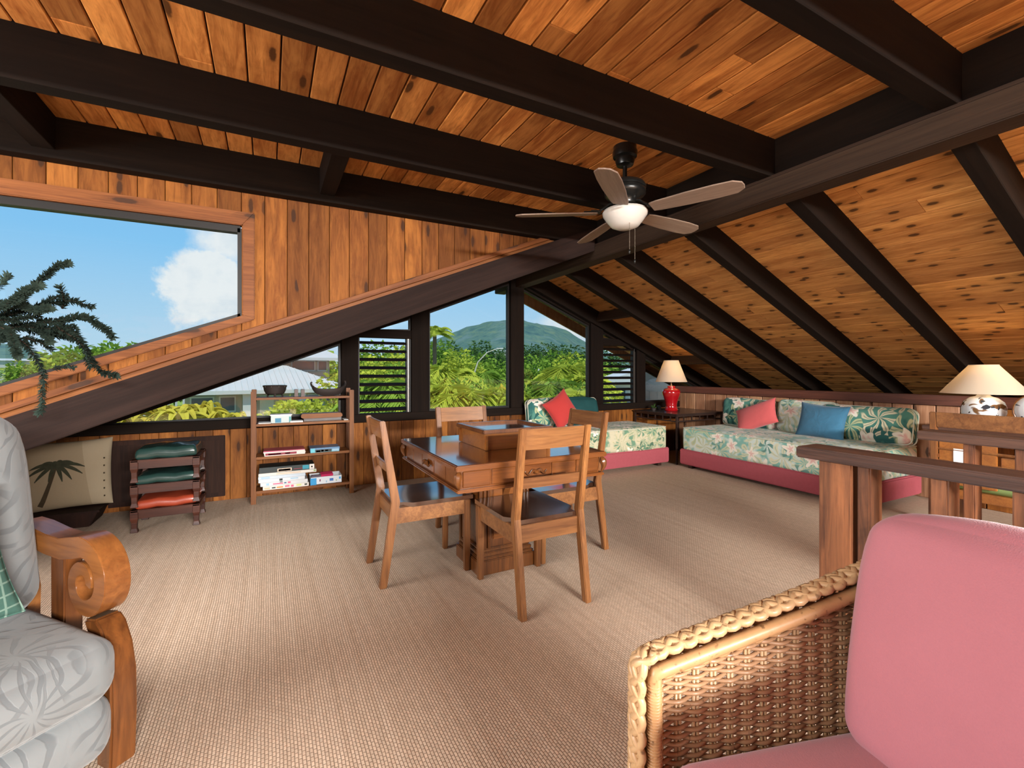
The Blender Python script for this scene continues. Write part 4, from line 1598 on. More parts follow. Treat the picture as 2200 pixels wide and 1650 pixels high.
MB().lathe([(.118, -.006), (.126, 0), (.118, .006)], 32, cap=False).xform(Matrix.Translation((-.014, 0, .145)) @ Matrix.Rotation(R(-90), 4, 'Y')).build('rim', M['boxw'], q, smooth=SM)
B(-.03, .06, -.05, .05, 0, .03).build('stand', M['dark'], q)

# wooden armchair seen from behind, beyond the railings
t = thing('wooden_armchair', 'wooden armchair with wide crest rail seen from behind the far railing', 'armchair', (4.02, 1.06, 0))
# back on the -x side, so the sitter faces the low wall
for y in (-.36, .345):
    MB().prism([(-.02, 0), (.03, 0), (.035, .45), (-.012, .925), (-.045, .925), (-.02, .45)], y, y + .036, 'Y').build('back_post', M['chairz'], t, bevel=.004)
    MB().prism([(.44, 0), (.485, 0), (.485, .62), (.44, .62)], y, y + .036, 'Y').build('front_leg', M['chairz'], t, bevel=.004)
    B(-.02, .52, y - .012, y + .05, .62, .645).build('arm', M['shelf'], t, bevel=.006)
MB().prism([(-.045, .925), (-.012, .925), (-.004, .825), (-.035, .825)], -.324, .345, 'Y').build('crest_rail', M['chairx'], t, bevel=.004)
for z in (.52, .60, .68, .75):
    MB().tube([(-.006, -.32 + .665 * k / 10, z) for k in range(11)], .009, 6).build('back_slat', M['chairx'], t)
B(-.01, .01, .06, .34, .45, .745).build('back_panel', M['boxw'], t, bevel=.003)
B(-.0135, -.010, .18, .265, .60, .69).build('white_plate', M['white'], t, bevel=.001)
B(.0, .47, -.33, .345, .36, .42).build('seat_rail', M['boxw'], t, bevel=.004)
MB().rbox(.23, .32, .055, .04, (.245, .005, .475), (0, 0, .015)).build('seat_cushion', card('leaf green fabric', (.20, .28, .10)), t, smooth=SMOOTH)
B(.02, .04, -.33, .05, .50, .66).build('back_board', M['boxw'], t, bevel=.003)

# ------------------------------------------------------------------ stair railings
def railing(label, x, y1, posts, thick):
    t = thing('stair_railing', label, 'railing', (x, 0, 0))
    B(-.07, .07, -2.6, y1, .862, .905).build('top_rail', M['fir'], t, bevel=.005)
    for y, w_, d in posts:
        o = B(-d / 2, d / 2, -w_ / 2, w_ / 2, 0, .862).build('newel_post' if w_ > .1 else 'baluster', M['firz'], t, bevel=.005, loc=(0, y, 0))
    return t


railing('near stair railing of weathered timber beside the wicker armchair', 1.915, 1.085, [(.955, .115, .09), (.862, .042, .085), (.653, .045, .085), (.47, .045, .085), (.28, .045, .085), (.09, .045, .085), (-.1, .045, .085), (-.8, .115, .09)], 0)
railing('far stair railing of weathered timber in front of the wooden armchair', 2.93, 1.085, [(.90, .042, .085), (.73, .042, .085), (.56, .042, .085), (.37, .042, .085), (.18, .042, .085), (0, .042, .085), (-.8, .115, .09)], 0)

# folders and papers in an open box past the far railing
t = thing('paper_box', 'open grey box of folders and white papers past the far railing', 'box', (3.42, .96, 0))
g = card('grey folder', (.20, .21, .22))
q = MB()
q.box(-.16, .16, -.12, .12, 0, .008)
q.box(-.16, .16, -.12, -.112, 0, .16)
q.box(-.16, .16, .112, .12, 0, .16)
q.box(-.16, -.152, -.12, .12, 0, .16)
q.box(.152, .16, -.12, .12, 0, .16)
q.build('box', g, t)
B(-.12, .12, -.004, .004, 0, .20).build('folder', M['paper'], t, loc=(0, -.04, .02), rot=(R(18), R(8), R(20)))
B(-.12, .12, -.004, .004, 0, .19).build('folder', g, t, loc=(.02, .05, .02), rot=(R(-14), R(-5), R(10)))
B(-.11, .11, -.003, .003, 0, .21).build('folder', M['white'], t, loc=(0, .0, .02), rot=(R(10), R(-14), R(35)))


# ------------------------------------------------------------------ ceiling fan
t = thing('ceiling_fan', 'five-blade ceiling fan with black motor and opal glass bowl', 'ceiling fan', (1.995, 2.24, 0))
MB().lathe([(.030, 2.497), (.052, 2.505), (.060, 2.53), (.058, 2.545), (.074, 2.555), (.078, 2.585), (.072, 2.60), (.072, 2.622)], 28).build('canopy', M['black'], t, smooth=SM)
MB().lathe([(.014, 2.40), (.014, 2.50)], 12).build('downrod', M['black'], t, smooth=SM)
MB().lathe([(.05, 2.405), (.085, 2.40), (.118, 2.385), (.130, 2.365), (.130, 2.355), (.122, 2.35), (.128, 2.342), (.128, 2.318), (.118, 2.305), (.090, 2.288), (.075, 2.27), (.075, 2.25), (.055, 2.24)], 36).build('motor_housing', M['black'], t, smooth=SM)
MB().lathe([(.045, 2.215), (.06, 2.222), (.066, 2.235), (.06, 2.25)], 28).build('switch_cup', M['black'], t, smooth=SM)
MB().lathe([(.006, 2.098), (.050, 2.103), (.085, 2.118), (.112, 2.150), (.136, 2.185), (.141, 2.203), (.134, 2.216), (.118, 2.222), (.06, 2.224)], 40).build('glass_bowl', M['milk'], t, smooth=SM)
for k in range(5):
    a = R(4 + 72 * k)
    arm = MB()
    arm.tube([(.06, 0, 2.262), (.10, 0, 2.258), (.135, 0, 2.232), (.165, 0, 2.216)], [.016, .014, .013, .010], 8, flat=.6)
    arm.rbox(.055, .020, .004, .003, (.205, 0, 2.2115))
    for s in (-1, 1):
        arm.tube([(.15, 0, 2.216), (.185, s * .03, 2.212), (.215, s * .035, 2.2105)], [.007, .006, .005], 6)
    arm.xform(Matrix.Rotation(a, 4, 'Z'))
    arm.build('blade_iron', M['black'], t, smooth=SM)
    out = [(.175, -.045), (.22, -.054), (.40, -.066), (.55, -.068), (.65, -.062), (.69, -.032), (.695, .0), (.69, .032), (.65, .062), (.55, .068), (.40, .066), (.22, .054), (.175, .045)]
    b = MB().prism([(p[0] - .42, p[1]) for p in out], -.004, .004, 'Z')
    b.build('blade', M['blade'], t, bevel=.002, seg=1, loc=(.42 * math.cos(a), .42 * math.sin(a), 2.202), rot=(R(-12), 0, a))
for x, y, z0 in ((-.03, -.075, 1.945), (.055, -.03, 1.905)):
    o = MB().tube([(x, y, 2.235), (x, y, z0)], .0016, 5).build('pull_chain', M['chain'], t)
    MB().lathe([(.002, -.022), (.006, -.014), (.007, -.004), (.003, .006)], 10, (x, y, z0)).build('pull', M['black'], o, smooth=SM)

# ------------------------------------------------------------------ wicker armchair
t = thing('wicker_armchair', 'wicker armchair with rose cushions in the right foreground', 'armchair', (.895, .325, 0), 73.7)
AX = .335


def ztop(y):            # arm line rising into the back
    u = (.27 - y) / .56
    return .605 + .125 * u + .03 * max(0, u - .6) ** 1.5


def weave(mat_rows, mat_st):
    rows, st = MB(), MB()
    n = 13
    sp = .55 / n
    z = .10
    r = 0
    while z < .92:
        ys = [y for y in [.262 - .55 * i / (n * 6) for i in range(n * 6 + 1)] if ztop(y) - .012 > z]
        if len(ys) > 6:
            pts = []
            for y in ys:
                ph = (.262 - y) / sp * math.pi
                pts.append((AX + .0060 * math.cos(ph + (math.pi if r % 2 else 0)), y, z + .002 * math.sin(ph * .37 + r)))
            rows.tube(pts, .0050, 6, flat=.95)
        z += .0094
        r += 1
    for i in range(n + 1):
        y = .262 - sp * i
        for d in (-.0045, .0045):
            st.tube([(AX, y + d, .09), (AX, y + d, ztop(y) - .02)], .0042, 6)
    return rows, st


def braid(path, wdt, mat, name, par, up0, pitch=.070, lift=.007):
    m = MB()
    pts = [Vector(p) for p in path]
    L = [0]
    for a, b in zip(pts, pts[1:]):
        L.append(L[-1] + (b - a).length)
    tot = L[-1]
    N = int(tot / .0055)

    def at(s):
        s = max(0, min(tot, s))
        for i in range(len(L) - 1):
            if s <= L[i + 1] or i == len(L) - 2:
                f = (s - L[i]) / max(1e-9, L[i + 1] - L[i])
                return pts[i].lerp(pts[i + 1], f)
    fr = []
    for i in range(N + 1):
        s = tot * i / N
        p = at(s)
        tg = (at(s + .025) - at(s - .025)).normalized()
        sd = tg.cross(Vector(up0)).normalized()
        fr.append((p, tg, sd, sd.cross(tg).normalized(), s))
    for j in range(3):
        for c in (-1, 0, 1):
            q = []
            for p, tg, sd, upv, s in fr:
                ph = 2 * math.pi * (s / pitch / 1.5) + j * 2.0944
                off = wdt * math.sin(ph)
                h = lift * math.cos(2 * ph)
                slope = wdt * math.cos(ph) * 2 * math.pi / pitch / 1.5
                nrm = Vector((1, -slope)).normalized()
                q.append(p + sd * (off + nrm.x * c * .011) + tg * (nrm.y * c * .011) + upv * (h + (.003 if c == 0 else 0)))
            m.tube(q, .0088, 6)
    return m.build(name, mat, par, smooth=SMOOTH)


rows, st = weave(None, None)
for sgn, nm in ((1, 'right'), (-1, 'left')):
    panel = MB()
    panel.v = [(sgn * p[0], p[1], p[2]) for p in rows.v]
    panel.f = [f if sgn > 0 else tuple(reversed(f)) for f in rows.f]
    o = panel.build('arm_weave', M['cane'], t, smooth=SMOOTH)
    o['kind'] = 'stuff'
    s2 = MB()
    s2.v = [(sgn * p[0], p[1], p[2]) for p in st.v]
    s2.f = list(st.f)
    s2 = s2.build('stakes', M['canel'], o, smooth=SMOOTH)
    s2['kind'] = 'stuff'
    ys = [.285 - .60 * i / 30 for i in range(31)]
    top = [(sgn * (AX + .002), y, ztop(y) + .002) for y in ys]
    braid(list(reversed(top)), .016, M['canel'], 'top_braid', t, (sgn * .45, 0, 1))
    # rounded front corner and the braid running down the front edge
    fr_ = [(sgn * (AX + .002), .280, ztop(.285) + .002), (sgn * (AX + .002), .300, ztop(.285) - .004), (sgn * (AX + .004), .312, ztop(.285) - .02)] + [(sgn * (AX + .004), .314, ztop(.285) - .04 - .06 * i) for i in range(9)]
    braid(fr_, .016, M['canel'], 'front_braid', t, (sgn * .25, 1, .0))
    pole = [(sgn * (AX - .024), y, ztop(y) - .026) for y in reversed(ys)] + [(sgn * (AX - .022), .286, ztop(.285) - .035), (sgn * (AX - .020), .286, .05)]
    pm = MB().tube(pole, .0145, 12)
    # the binding shows as fine rings
    pm.build('wrapped_pole', M['canew'], t, smooth=SMOOTH)
    wr = MB()
    zz = .06
    while zz < ztop(.285) - .05:
        wr.tube([(sgn * (AX - .020) + .0152 * math.cos(a * .628), .286 + .0152 * math.sin(a * .628), zz) for a in range(10)], .0024, 4, closed=True)
        zz += .0062
    wr = wr.build('pole_binding', M['canew'], t, smooth=SMOOTH)
    wr['kind'] = 'stuff'
    tw = MB()
    for ph in (0, math.pi):
        tw.tube([(sgn * (AX - .012 + .005 * math.cos(i * .5 + ph)), .262 - .55 * i / 80, ztop(.262 - .55 * i / 80) - .046 + .006 * math.sin(i * .5 + ph)) for i in range(81)], .0055, 6)
    tw.build('twisted_rail', M['canew'], t, smooth=SMOOTH)
    MB().tube([(sgn * (AX - .006), .294, ztop(.285) - .03), (sgn * (AX - .004), .296, .05)], .0045, 6).build('edge_cane', M['canew'], t, smooth=SMOOTH)
    for y in (.27, -.27):
        MB().tube([(sgn * AX, y, 0), (sgn * AX, y, .14)], .016, 10).build('leg', M['canew'], t, smooth=SMOOTH)
# woven back, skirt and seat deck
bk = MB()
z = .10
r = 0
while z < .80:
    pts = [(x, -.31 - .03 * max(0, (z - .4)) + .008 * math.cos(x / .045 * math.pi + (math.pi if r % 2 else 0)), z) for x in [-.34 + .68 * i / 90 for i in range(91)]]
    bk.tube(pts, .0058, 5)
    z += .0125
    r += 1
o = bk.build('back_weave', M['cane'], t, smooth=SMOOTH)
o['kind'] = 'stuff'
braid([(-.345 + .69 * i / 30, -.33 - .0, .805 - .05 * abs(-1 + 2 * i / 30) ** 3) for i in range(31)], .019, M['canel'], 'back_braid', t, (0, 0, 1))
sk = MB()
z = .06
r = 0
while z < .30:
    sk.tube([(x, .285 + .008 * math.cos(x / .045 * math.pi + (math.pi if r % 2 else 0)), z) for x in [-.33 + .66 * i / 90 for i in range(91)]], .0058, 5)
    z += .0125
    r += 1
o = sk.build('front_weave', M['cane'], t, smooth=SMOOTH)
o['kind'] = 'stuff'
B(-.32, .32, -.30, .27, .255, .285).build('seat_deck', M['canew'], t)


def crown(p):
    return [p[0], p[1], p[2] - .012 * (p[0] / .3) ** 4]


MB().rbox(.302, .285, .068, .055, (0, -.005, .355), (.008, .01, .02), m=8, fn=crown).build('seat_cushion', M['rose'], t, smooth=SMOOTH)


def soften(p):
    f = p[2] / .26
    k = 1 - .10 * max(0, f) ** 4 - .05 * max(0, -f) ** 3
    return [p[0] * k, p[1], p[2] - .030 * (p[0] / .29) ** 2 * max(0, f)]


MB().rbox(.290, .062, .262, .055, (0, 0, 0), (.006, .028, .012), m=10, fn=soften).xform(Matrix.Translation((.0, -.215, .66)) @ Matrix.Rotation(R(9), 4, 'X')).build('back_cushion', M['rose'], t, smooth=SMOOTH)

# ------------------------------------------------------------------ scroll-arm armchair, left foreground
t = thing('scroll_armchair', 'pale grey palm-patterned armchair with scrolled wooden arm, left foreground', 'armchair', (-.80, 1.785, 0), 219.7)


def scroll(x0, x1):
    """arm board: flat back part, rising front, rolled into a volute"""
    cy, cz = .105, .540
    path = [(-.30, .648), (-.22, .645), (-.12, .632), (-.03, .628), (.035, .640)]
    R0, R1 = .112, .028
    A = 470
    for i in range(61):
        a = R(98 - A * i / 60)
        rr = R0 + (R1 - R0) * (i / 60) ** .85
        path.append((cy + rr * math.cos(a), cz + rr * math.sin(a)))
    hw = []
    for i in range(len(path)):
        f = max(0, (i - 5) / 60)
        hw.append(.034 if i < 5 else .032 - .016 * f)
    hw[-1] = .010
    vs, fs = [], []
    for i, (p, h) in enumerate(zip(path, hw)):
        a = Vector(path[max(0, i - 1)])
        b = Vector(path[min(len(path) - 1, i + 1)])
        d = (b - a).normalized()
        n = Vector((-d.y, d.x))
        for s in (1, -1):
            q = Vector(p) + n * h * s
            vs += [(x0, q.x, q.y), (x1, q.x, q.y)]
    for i in range(len(path) - 1):
        k = i * 4
        fs += [(k, k + 1, k + 5, k + 4), (k + 2, k + 6, k + 7, k + 3), (k, k + 4, k + 6, k + 2), (k + 1, k + 3, k + 7, k + 5)]
    fs += [(0, 2, 3, 1), (len(vs) - 4, len(vs) - 3, len(vs) - 1, len(vs) - 2)]
    return MB().add(vs, fs)


for s in (-1, 1):
    xa_, xb_ = sorted((s * .288, s * .358))
    scroll(xa_, xb_).build('scroll_arm', M['armw'], t, smooth=R(35), bevel=.003)
    # stump joining the volute to the bowed front leg
    leg = [(.110, .430), (.170, .440), (.200, .420), (.235, .36), (.255, .28), (.258, .16), (.250, 0), (.180, 0), (.187, .16), (.180, .27), (.150, .36)]
    MB().prism(leg, xa_, xb_, 'X').build('front_leg', M['armd'], t, smooth=R(35), bevel=.006)
    MB().prism([(-.10, .30), (-.02, .30), (-.02, .62), (-.10, .62)], xa_ + .01, xb_ - .01, 'X').build('arm_post', M['armd'], t, bevel=.004)
    MB().prism([(-.34, 0), (-.27, 0), (-.25, .45), (-.36, .80), (-.40, .80), (-.33, .45)], xa_ + .02, xb_ - .005, 'X').build('back_post', M['armw'], t, bevel=.008)
    B(xa_ + .02, xb_ - .02, -.28, .24, .14, .24).build('side_rail', M['armd'], t, bevel=.004)
B(-.31, .31, -.40, -.37, .66, .78).build('back_rail', M['armw'], t, bevel=.006)


def plump(p):
    return [p[0], p[1] + .012 * math.cos(p[0] * 5), p[2]]


MB().rbox(.298, .310, .098, .070, (0, -.02, .160), (.0, .02, .0), m=8).build('deck_cushion', M['leafgrey'], t, smooth=SMOOTH)
MB().rbox(.300, .318, .094, .068, (0, -.018, .332), (.004, .022, .022), m=8, fn=plump).build('seat_cushion', M['leafgrey'], t, smooth=SMOOTH)


def lean(p):
    f = p[2] / .33
    k = 1 - .12 * max(0, f) ** 4
    return [p[0] * k, p[1], p[2] - .03 * (p[0] / .29) ** 2 * max(0, f)]


MB().rbox(.288, .090, .335, .080, (0, 0, 0), (.0, .05, .015), m=10, fn=lean).xform(Matrix.Translation((0, -.215, .755)) @ Matrix.Rotation(R(11), 4, 'X')).build('back_cushion', M['leafgrey'], t, smooth=SMOOTH)
scatter('green checked pillow on the pale armchair at the picture edge', (-.826, 1.750, .665), (12, 6, 218), .20, .19, .12, M['check'])

# ------------------------------------------------------------------ conifer in a pot beside the pale armchair
t = thing('potted_conifer', 'dark potted conifer whose drooping branch crosses the raking window', 'plant', (-1.56, 2.86, 0))
MB().lathe([(.10, 0), (.12, .02), (.16, .24), (.175, .26), (.165, .27), (.15, .24), (.0, .235)], 28, cap=False).build('pot', M['iron'], t, smooth=SM)
# limbs in the upright plane that faces the room; u to the right, v up, w towards the room
ru = Vector((math.cos(R(27.9)), -math.sin(R(27.9)), 0))
rw = Vector((-math.sin(R(27.9)), -math.cos(R(27.9)), 0))
O3 = Vector((-1.136 + 1.56, 3.09 - 2.86, 0))      # where the left picture edge meets that plane


def uvw(u, v, w_=0):
    return O3 + ru * u + rw * w_ + Vector((0, 0, v))


base = uvw(-.22, 1.40, -.0)
MB().tube([(0, 0, .2), (-.02, .02, .6), (.0, .03, 1.0), tuple(base)], [.028, .024, .020, .016], 8).build('trunk', M['twig'], t, smooth=SM)


def px2(px, py, w_=0):          # branch sketch in hundredths, turned into metres
    return uvw(px * 2.2 / 988.5, 1.2 - (py - 798) * 2.2 / 988.5, w_)


limbs = [
    [(-90, 700), (-20, 690), (30, 670), (80, 650), (130, 640), (163, 655)],
    [(-60, 680), (0, 640), (30, 610), (70, 585), (100, 565), (132, 562)],
    [(10, 655), (25, 620), (22, 590)],
    [(30, 660), (70, 630), (88, 625)],
    [(60, 670), (110, 655), (150, 640), (195, 633)],
    [(100, 660), (118, 635), (120, 612)],
    [(60, 690), (110, 690), (160, 678), (190, 683), (215, 700), (240, 712), (255, 728)],
    [(90, 690), (130, 715), (150, 745), (163, 775), (180, 800), (215, 808)],
    [(120, 700), (160, 725), (185, 745), (190, 770), (200, 790)],
    [(-40, 720), (20, 715), (60, 740), (80, 775), (93, 800), (86, 840), (84, 872), (74, 890)],
    [(0, 720), (40, 735), (50, 750)],
    [(40, 700), (90, 725), (110, 745), (135, 770)],
    [(-80, 690), (-30, 660), (10, 665), (60, 672)],
    [(-60, 740), (-10, 715), (30, 700), (90, 705), (140, 700)],
    [(93, 795), (105, 785), (118, 790)],
    [(-40, 650), (-10, 640), (12, 632)],
    [(60, 655), (110, 672), (160, 668)],
    [(20, 690), (70, 715), (100, 735)],
    [(-80, 640), (-30, 625), (15, 645), (45, 655)], [(-60, 700), (0, 690), (50, 690), (95, 678)], [(-20, 730), (15, 735), (38, 725)], [(-60, 660), (-20, 650), (20, 655), (40, 640)], [(10, 700), (50, 695), (85, 710), (120, 722)], [(-50, 710), (-10, 700), (40, 715), (70, 720)]]
tw, nd = MB(), MB()
for li, lm in enumerate(limbs):
    w0 = rnd.uniform(-.12, .12)
    w1 = w0 + rnd.uniform(-.12, .12)
    raw = [px2(x, y, w0 + (w1 - w0) * i / (len(lm) - 1)) for i, (x, y) in enumerate(lm)]
    fine = []
    for a, b in zip(raw, raw[1:]):
        n = max(2, int((b - a).length / .006))
        fine += [a.lerp(b, k / n) for k in range(n)]
    fine.append(raw[-1])
    sm = [sum((fine[max(0, min(len(fine) - 1, i + k))] for k in range(-4, 5)), Vector()) / 9 for i in range(len(fine))]
    tw.tube([tuple(p) for p in sm[::3]] + [tuple(sm[-1])], [max(.0016, .006 * (1 - i / len(sm[::3]))) for i in range(len(sm[::3]))] + [.001], 5)
    for i in range(1, len(sm)):
        d = (sm[i] - sm[i - 1])
        if d.length < 1e-6:
            continue
        d.normalize()
        for k in range(8):
            a = rnd.uniform(0, 6.283)
            o1 = d.orthogonal().normalized()
            o2 = d.cross(o1)
            out = (o1 * math.cos(a) + o2 * math.sin(a) + d * rnd.uniform(.3, .9)).normalized()
            ln = rnd.uniform(.016, .032)
            sdv = out.cross(d).normalized() * .0042
            p = sm[i]
            nd.add([p - sdv * .5, p + sdv * .5, p + out * ln * .6 + sdv, p + out * ln, p + out * ln * .6 - sdv], [(0, 1, 2, 3, 4)])
tw.build('branches', M['twig'], t, smooth=SM)
o = nd.build('needles', M['cedar'], t)
o['kind'] = 'stuff'


# ------------------------------------------------------------------ outside
GZ = -3.0           # garden level below the loft


def spot(px, d):    # a bearing seen from the loft and a distance, as ground coordinates
    r = (px - 1100) / 988.5
    c_, s_ = math.cos(R(27.9)), math.sin(R(27.9))
    return d * (r * c_ + s_), d * (c_ - r * s_)


gm = MB()
gm.add([(-900, 5.9, GZ), (900, 5.9, GZ), (2500, 2600, GZ), (-2500, 2600, GZ)], [(0, 1, 2, 3)])
struct(gm.build('ground', M['grass']))


def hill(label, pts, d, depth, seed):
    """wooded ridge: bearings and heights of its skyline at distance d"""
    N, K = 90, 16
    vs, fs = [], []
    xs = [p[0] for p in pts]
    for i in range(N + 1):
        f = i / N
        px = xs[0] + (xs[-1] - xs[0]) * f
        for a, b in zip(pts, pts[1:]):
            if a[0] <= px <= b[0]:
                h = a[1] + (b[1] - a[1]) * (px - a[0]) / (b[0] - a[0])
        x, y = spot(px, d)
        dirv = Vector((x, y)).normalized()
        for k in range(K + 1):
            g_ = k / K
            prof = math.sin(math.pi * min(1, g_ * .5 + .0)) if g_ <= 1 else 0
            dd = d - depth * (1 - g_)
            q = dirv * (Vector((x, y)).length * dd / d)
            z = GZ + (h - GZ) * prof ** 1.3
            nz = noise.fractal(Vector((q.x * .006 + seed, q.y * .006, seed)), 1.0, 2.0, 5)
            z += (h * .16) * nz * math.sin(math.pi * min(.93, g_ + .05))
            vs.append((q.x, q.y, max(GZ - 4, z)))
    for i in range(N):
        for k in range(K):
            a = i * (K + 1) + k
            fs.append((a, a + K + 1, a + K + 2, a + 1))
    o = MB().add(vs, fs).build('wooded_hill', M['hill'], None, smooth=SMOOTH)
    return tag(o, label, 'hill')


def H(y, d):
    return 1.2 - (y - 798) * d / 988.5


D1 = 1500
hill('wooded mountain rising behind the trees in the centre windows', [(p, H(y, D1)) for p, y in ((700, 800), (840, 770), (920, 738), (975, 717), (1000, 706), (1050, 697), (1085, 693), (1120, 692), (1150, 697), (1190, 703), (1220, 713), (1236, 725), (1262, 740), (1300, 757), (1400, 790), (1500, 800))], D1, 700, 3.1)
hill('low wooded hill far off at the left edge of the raking window', [(p, H(y, 700)) for p, y in ((-700, 790), (-200, 742), (-40, 738), (40, 742), (80, 755), (150, 785), (260, 800))], 700, 300, 8.2)

LEAF = {}


def crown_mesh(kind, n, size, seed, shape='ball'):
    """unit crown of leaf blades, 1 m radius, shared by all trees of the kind"""
    key = (kind, shape, n)
    if key in LEAF:
        return LEAF[key]
    rg = random.Random(seed)
    m = MB()
    clumps = [Vector((rg.uniform(-1, 1), rg.uniform(-1, 1), rg.uniform(-.8, 1))) for _ in range(26)]
    clumps = [c.normalized() * rg.uniform(.35, .78) for c in clumps]
    for i in range(n):
        c = rg.choice(clumps)
        d = Vector((rg.gauss(0, 1), rg.gauss(0, 1), rg.gauss(0, 1))).normalized()
        p = c + d * rg.uniform(.16, .36)
        ax_ = (d + Vector((0, 0, -.5)) + Vector((rg.uniform(-.6, .6), rg.uniform(-.6, .6), rg.uniform(-.4, .4)))).normalized()
        sd = ax_.cross(Vector((rg.uniform(-1, 1), rg.uniform(-1, 1), rg.uniform(-1, 1)))).normalized()
        l = size * rg.uniform(.7, 1.4)
        w_ = l * .30
        m.add([p, p + ax_ * l * .45 + sd * w_, p + ax_ * l, p + ax_ * l * .45 - sd * w_], [(0, 1, 2, 3)])
    LEAF[key] = m
    return m


MESH = {}


def tree(name, label, cat, px, d, ytop, rad, mat, group, leaf=.13, n=2600, squash=1.0, key='a'):
    """trunk and leafy crown; the crown top reaches the height ytop gives at that distance"""
    x, y = spot(px, d)
    zt = H(ytop, d)
    t = thing(name, label, cat, (x, y, GZ), rnd.uniform(0, 360), group)
    k = (mat, leaf, n, key)
    if k not in MESH:
        o = crown_mesh(mat, n, leaf, hash(key) % 97 + n).build('foliage', M[mat], t)
        MESH[k] = o.data
    else:
        o = link('foliage', MESH[k], None, t)
    o['kind'] = 'stuff'
    hz = rad * squash
    o.scale = (rad, rad, hz)
    o.location = (0, 0, zt - GZ - hz * .98)
    h = max(.3, zt - GZ - hz * .9)
    MB().tube([(0, 0, 0), (.05 * h * .2, 0, h * .5), (0, 0, h)], [.05 * rad + .05, .04 * rad + .04, .03 * rad + .02], 8).build('trunk', M['trunk'], t, smooth=SM)
    return t


def frond_mesh(n_fr, L, lw, seed, droop, pinnate=True):
    rg = random.Random(seed)
    m = MB()
    for k in range(n_fr):
        az = 6.283 * k / n_fr + rg.uniform(-.25, .25)
        el = rg.uniform(.35, 1.45)
        ln = L * rg.uniform(.8, 1.1)
        pts = []
        for i in range(11):
            s = i / 10
            r_ = ln * s * math.cos(el) + ln * .10 * s
            z = ln * s * math.sin(el) - droop * ln * s * s
            pts.append(Vector((r_ * math.cos(az), r_ * math.sin(az), z)))
        m.tube([tuple(p) for p in pts], [.018 * L * (1 - .09 * i) for i in range(11)], 4, cap=False)
        sdv = Vector((-math.sin(az), math.cos(az), 0))
        if pinnate:
            for i in range(2, 21):
                s = i / 20
                f = s * 10
                a = min(9, int(f))
                p = pts[a].lerp(pts[a + 1], f - a)
                tg = (pts[a + 1] - pts[a]).normalized()
                l = ln * lw * math.sin(math.pi * (s * .85 + .1))
                for sg in (-1, 1):
                    e = p + sdv * sg * l * .8 + tg * l * .55 + Vector((0, 0, -l * .35))
                    mid = p.lerp(e, .5) + Vector((0, 0, l * .06))
                    wv = tg * l * .11
                    m.add([p, mid + wv, e, mid - wv], [(0, 1, 2, 3)])
        else:
            for sg in (-1, 1):
                row = []
                for i in range(11):
                    s = i / 10
                    wd = ln * lw * math.sin(math.pi * min(1, s * .92 + .06)) ** .8
                    row.append((pts[i], pts[i] + sdv * sg * wd + Vector((0, 0, wd * .35))))
                for i in range(10):
                    m.add([row[i][0], row[i][1], row[i + 1][1], row[i + 1][0]], [(0, 1, 2, 3)])
    return m


def palm(name, label, cat, px, d, ytop, L, mat, group, n=18, lw=.34, droop=.75, pin=True, trunk=.07, key=0):
    x, y = spot(px, d)
    zt = H(ytop, d)
    t = thing(name, label, cat, (x, y, GZ), rnd.uniform(0, 360), group)
    k = ('palm', mat, n, lw, droop, pin, key)
    if k not in MESH:
        o = frond_mesh(n, 1.0, lw, 5 + key, droop, pin).build('fronds', M[mat], t)
        MESH[k] = o.data
    else:
        o = link('fronds', MESH[k], None, t)
    o['kind'] = 'stuff'
    o.scale = (L, L, L)
    h = max(.2, zt - GZ - L * .55)
    o.location = (0, 0, h)
    MB().tube([(0, 0, 0), (.02 * h, 0, h * .5), (0, 0, h + .02)], [trunk * 1.3, trunk, trunk * .8], 8).build('trunk', M['trunk'], t, smooth=SM)
    return t


ORD = ['leftmost', 'second from left', 'third from left', 'fourth from left', 'fifth from left', 'sixth from left', 'seventh from left', 'eighth from left', 'ninth from left', 'tenth from left', 'eleventh from left', 'twelfth from left', 'thirteenth from left', 'fourteenth from left']
# dark trees far off, along the foot of the mountain
far = [(905, 70, 742, 5.5), (960, 80, 738, 6), (1035, 64, 738, 5.2), (1085, 90, 752, 5.5), (1135, 74, 746, 5), (1165, 82, 742, 5.5), (1205, 62, 746, 4.6), (1240, 78, 748, 5), (1300, 70, 756, 5), (1420, 66, 748, 5.5), (790, 70, 752, 5.5), (850, 62, 748, 5)]
for i, (p, d, y, r_) in enumerate(sorted(far)):
    tree('shade_tree', 'dark round tree far below the mountain, %s' % ORD[i], 'tree', p, d, y, r_, 'deep', 'dark trees below the mountain', .09, 4200, .75)
# mid-green trees in the valley
mid = [(800, 26, 742, 2.4, 'mid'), (870, 22, 752, 2.0, 'lime'), (945, 30, 742, 2.6, 'mid'), (990, 24, 758, 2.2, 'lime'), (1040, 34, 766, 2.8, 'mid'), (1140, 30, 770, 2.4, 'mid'), (1195, 36, 762, 2.8, 'mid'), (1235, 24, 766, 2.2, 'lime'), (1275, 30, 770, 2.4, 'mid'), (1410, 36, 768, 2.6, 'mid'), (1460, 24, 786, 2.4, 'lime')]
for i, (p, d, y, r_, mt) in enumerate(sorted(mid)):
    tree('garden_tree', '%s tree in the valley beyond the garden, %s' % ('bright lime' if mt == 'lime' else 'mid-green', ORD[i]), 'tree', p, d, y, r_, mt, 'trees in the valley', .10, 4200, .85)
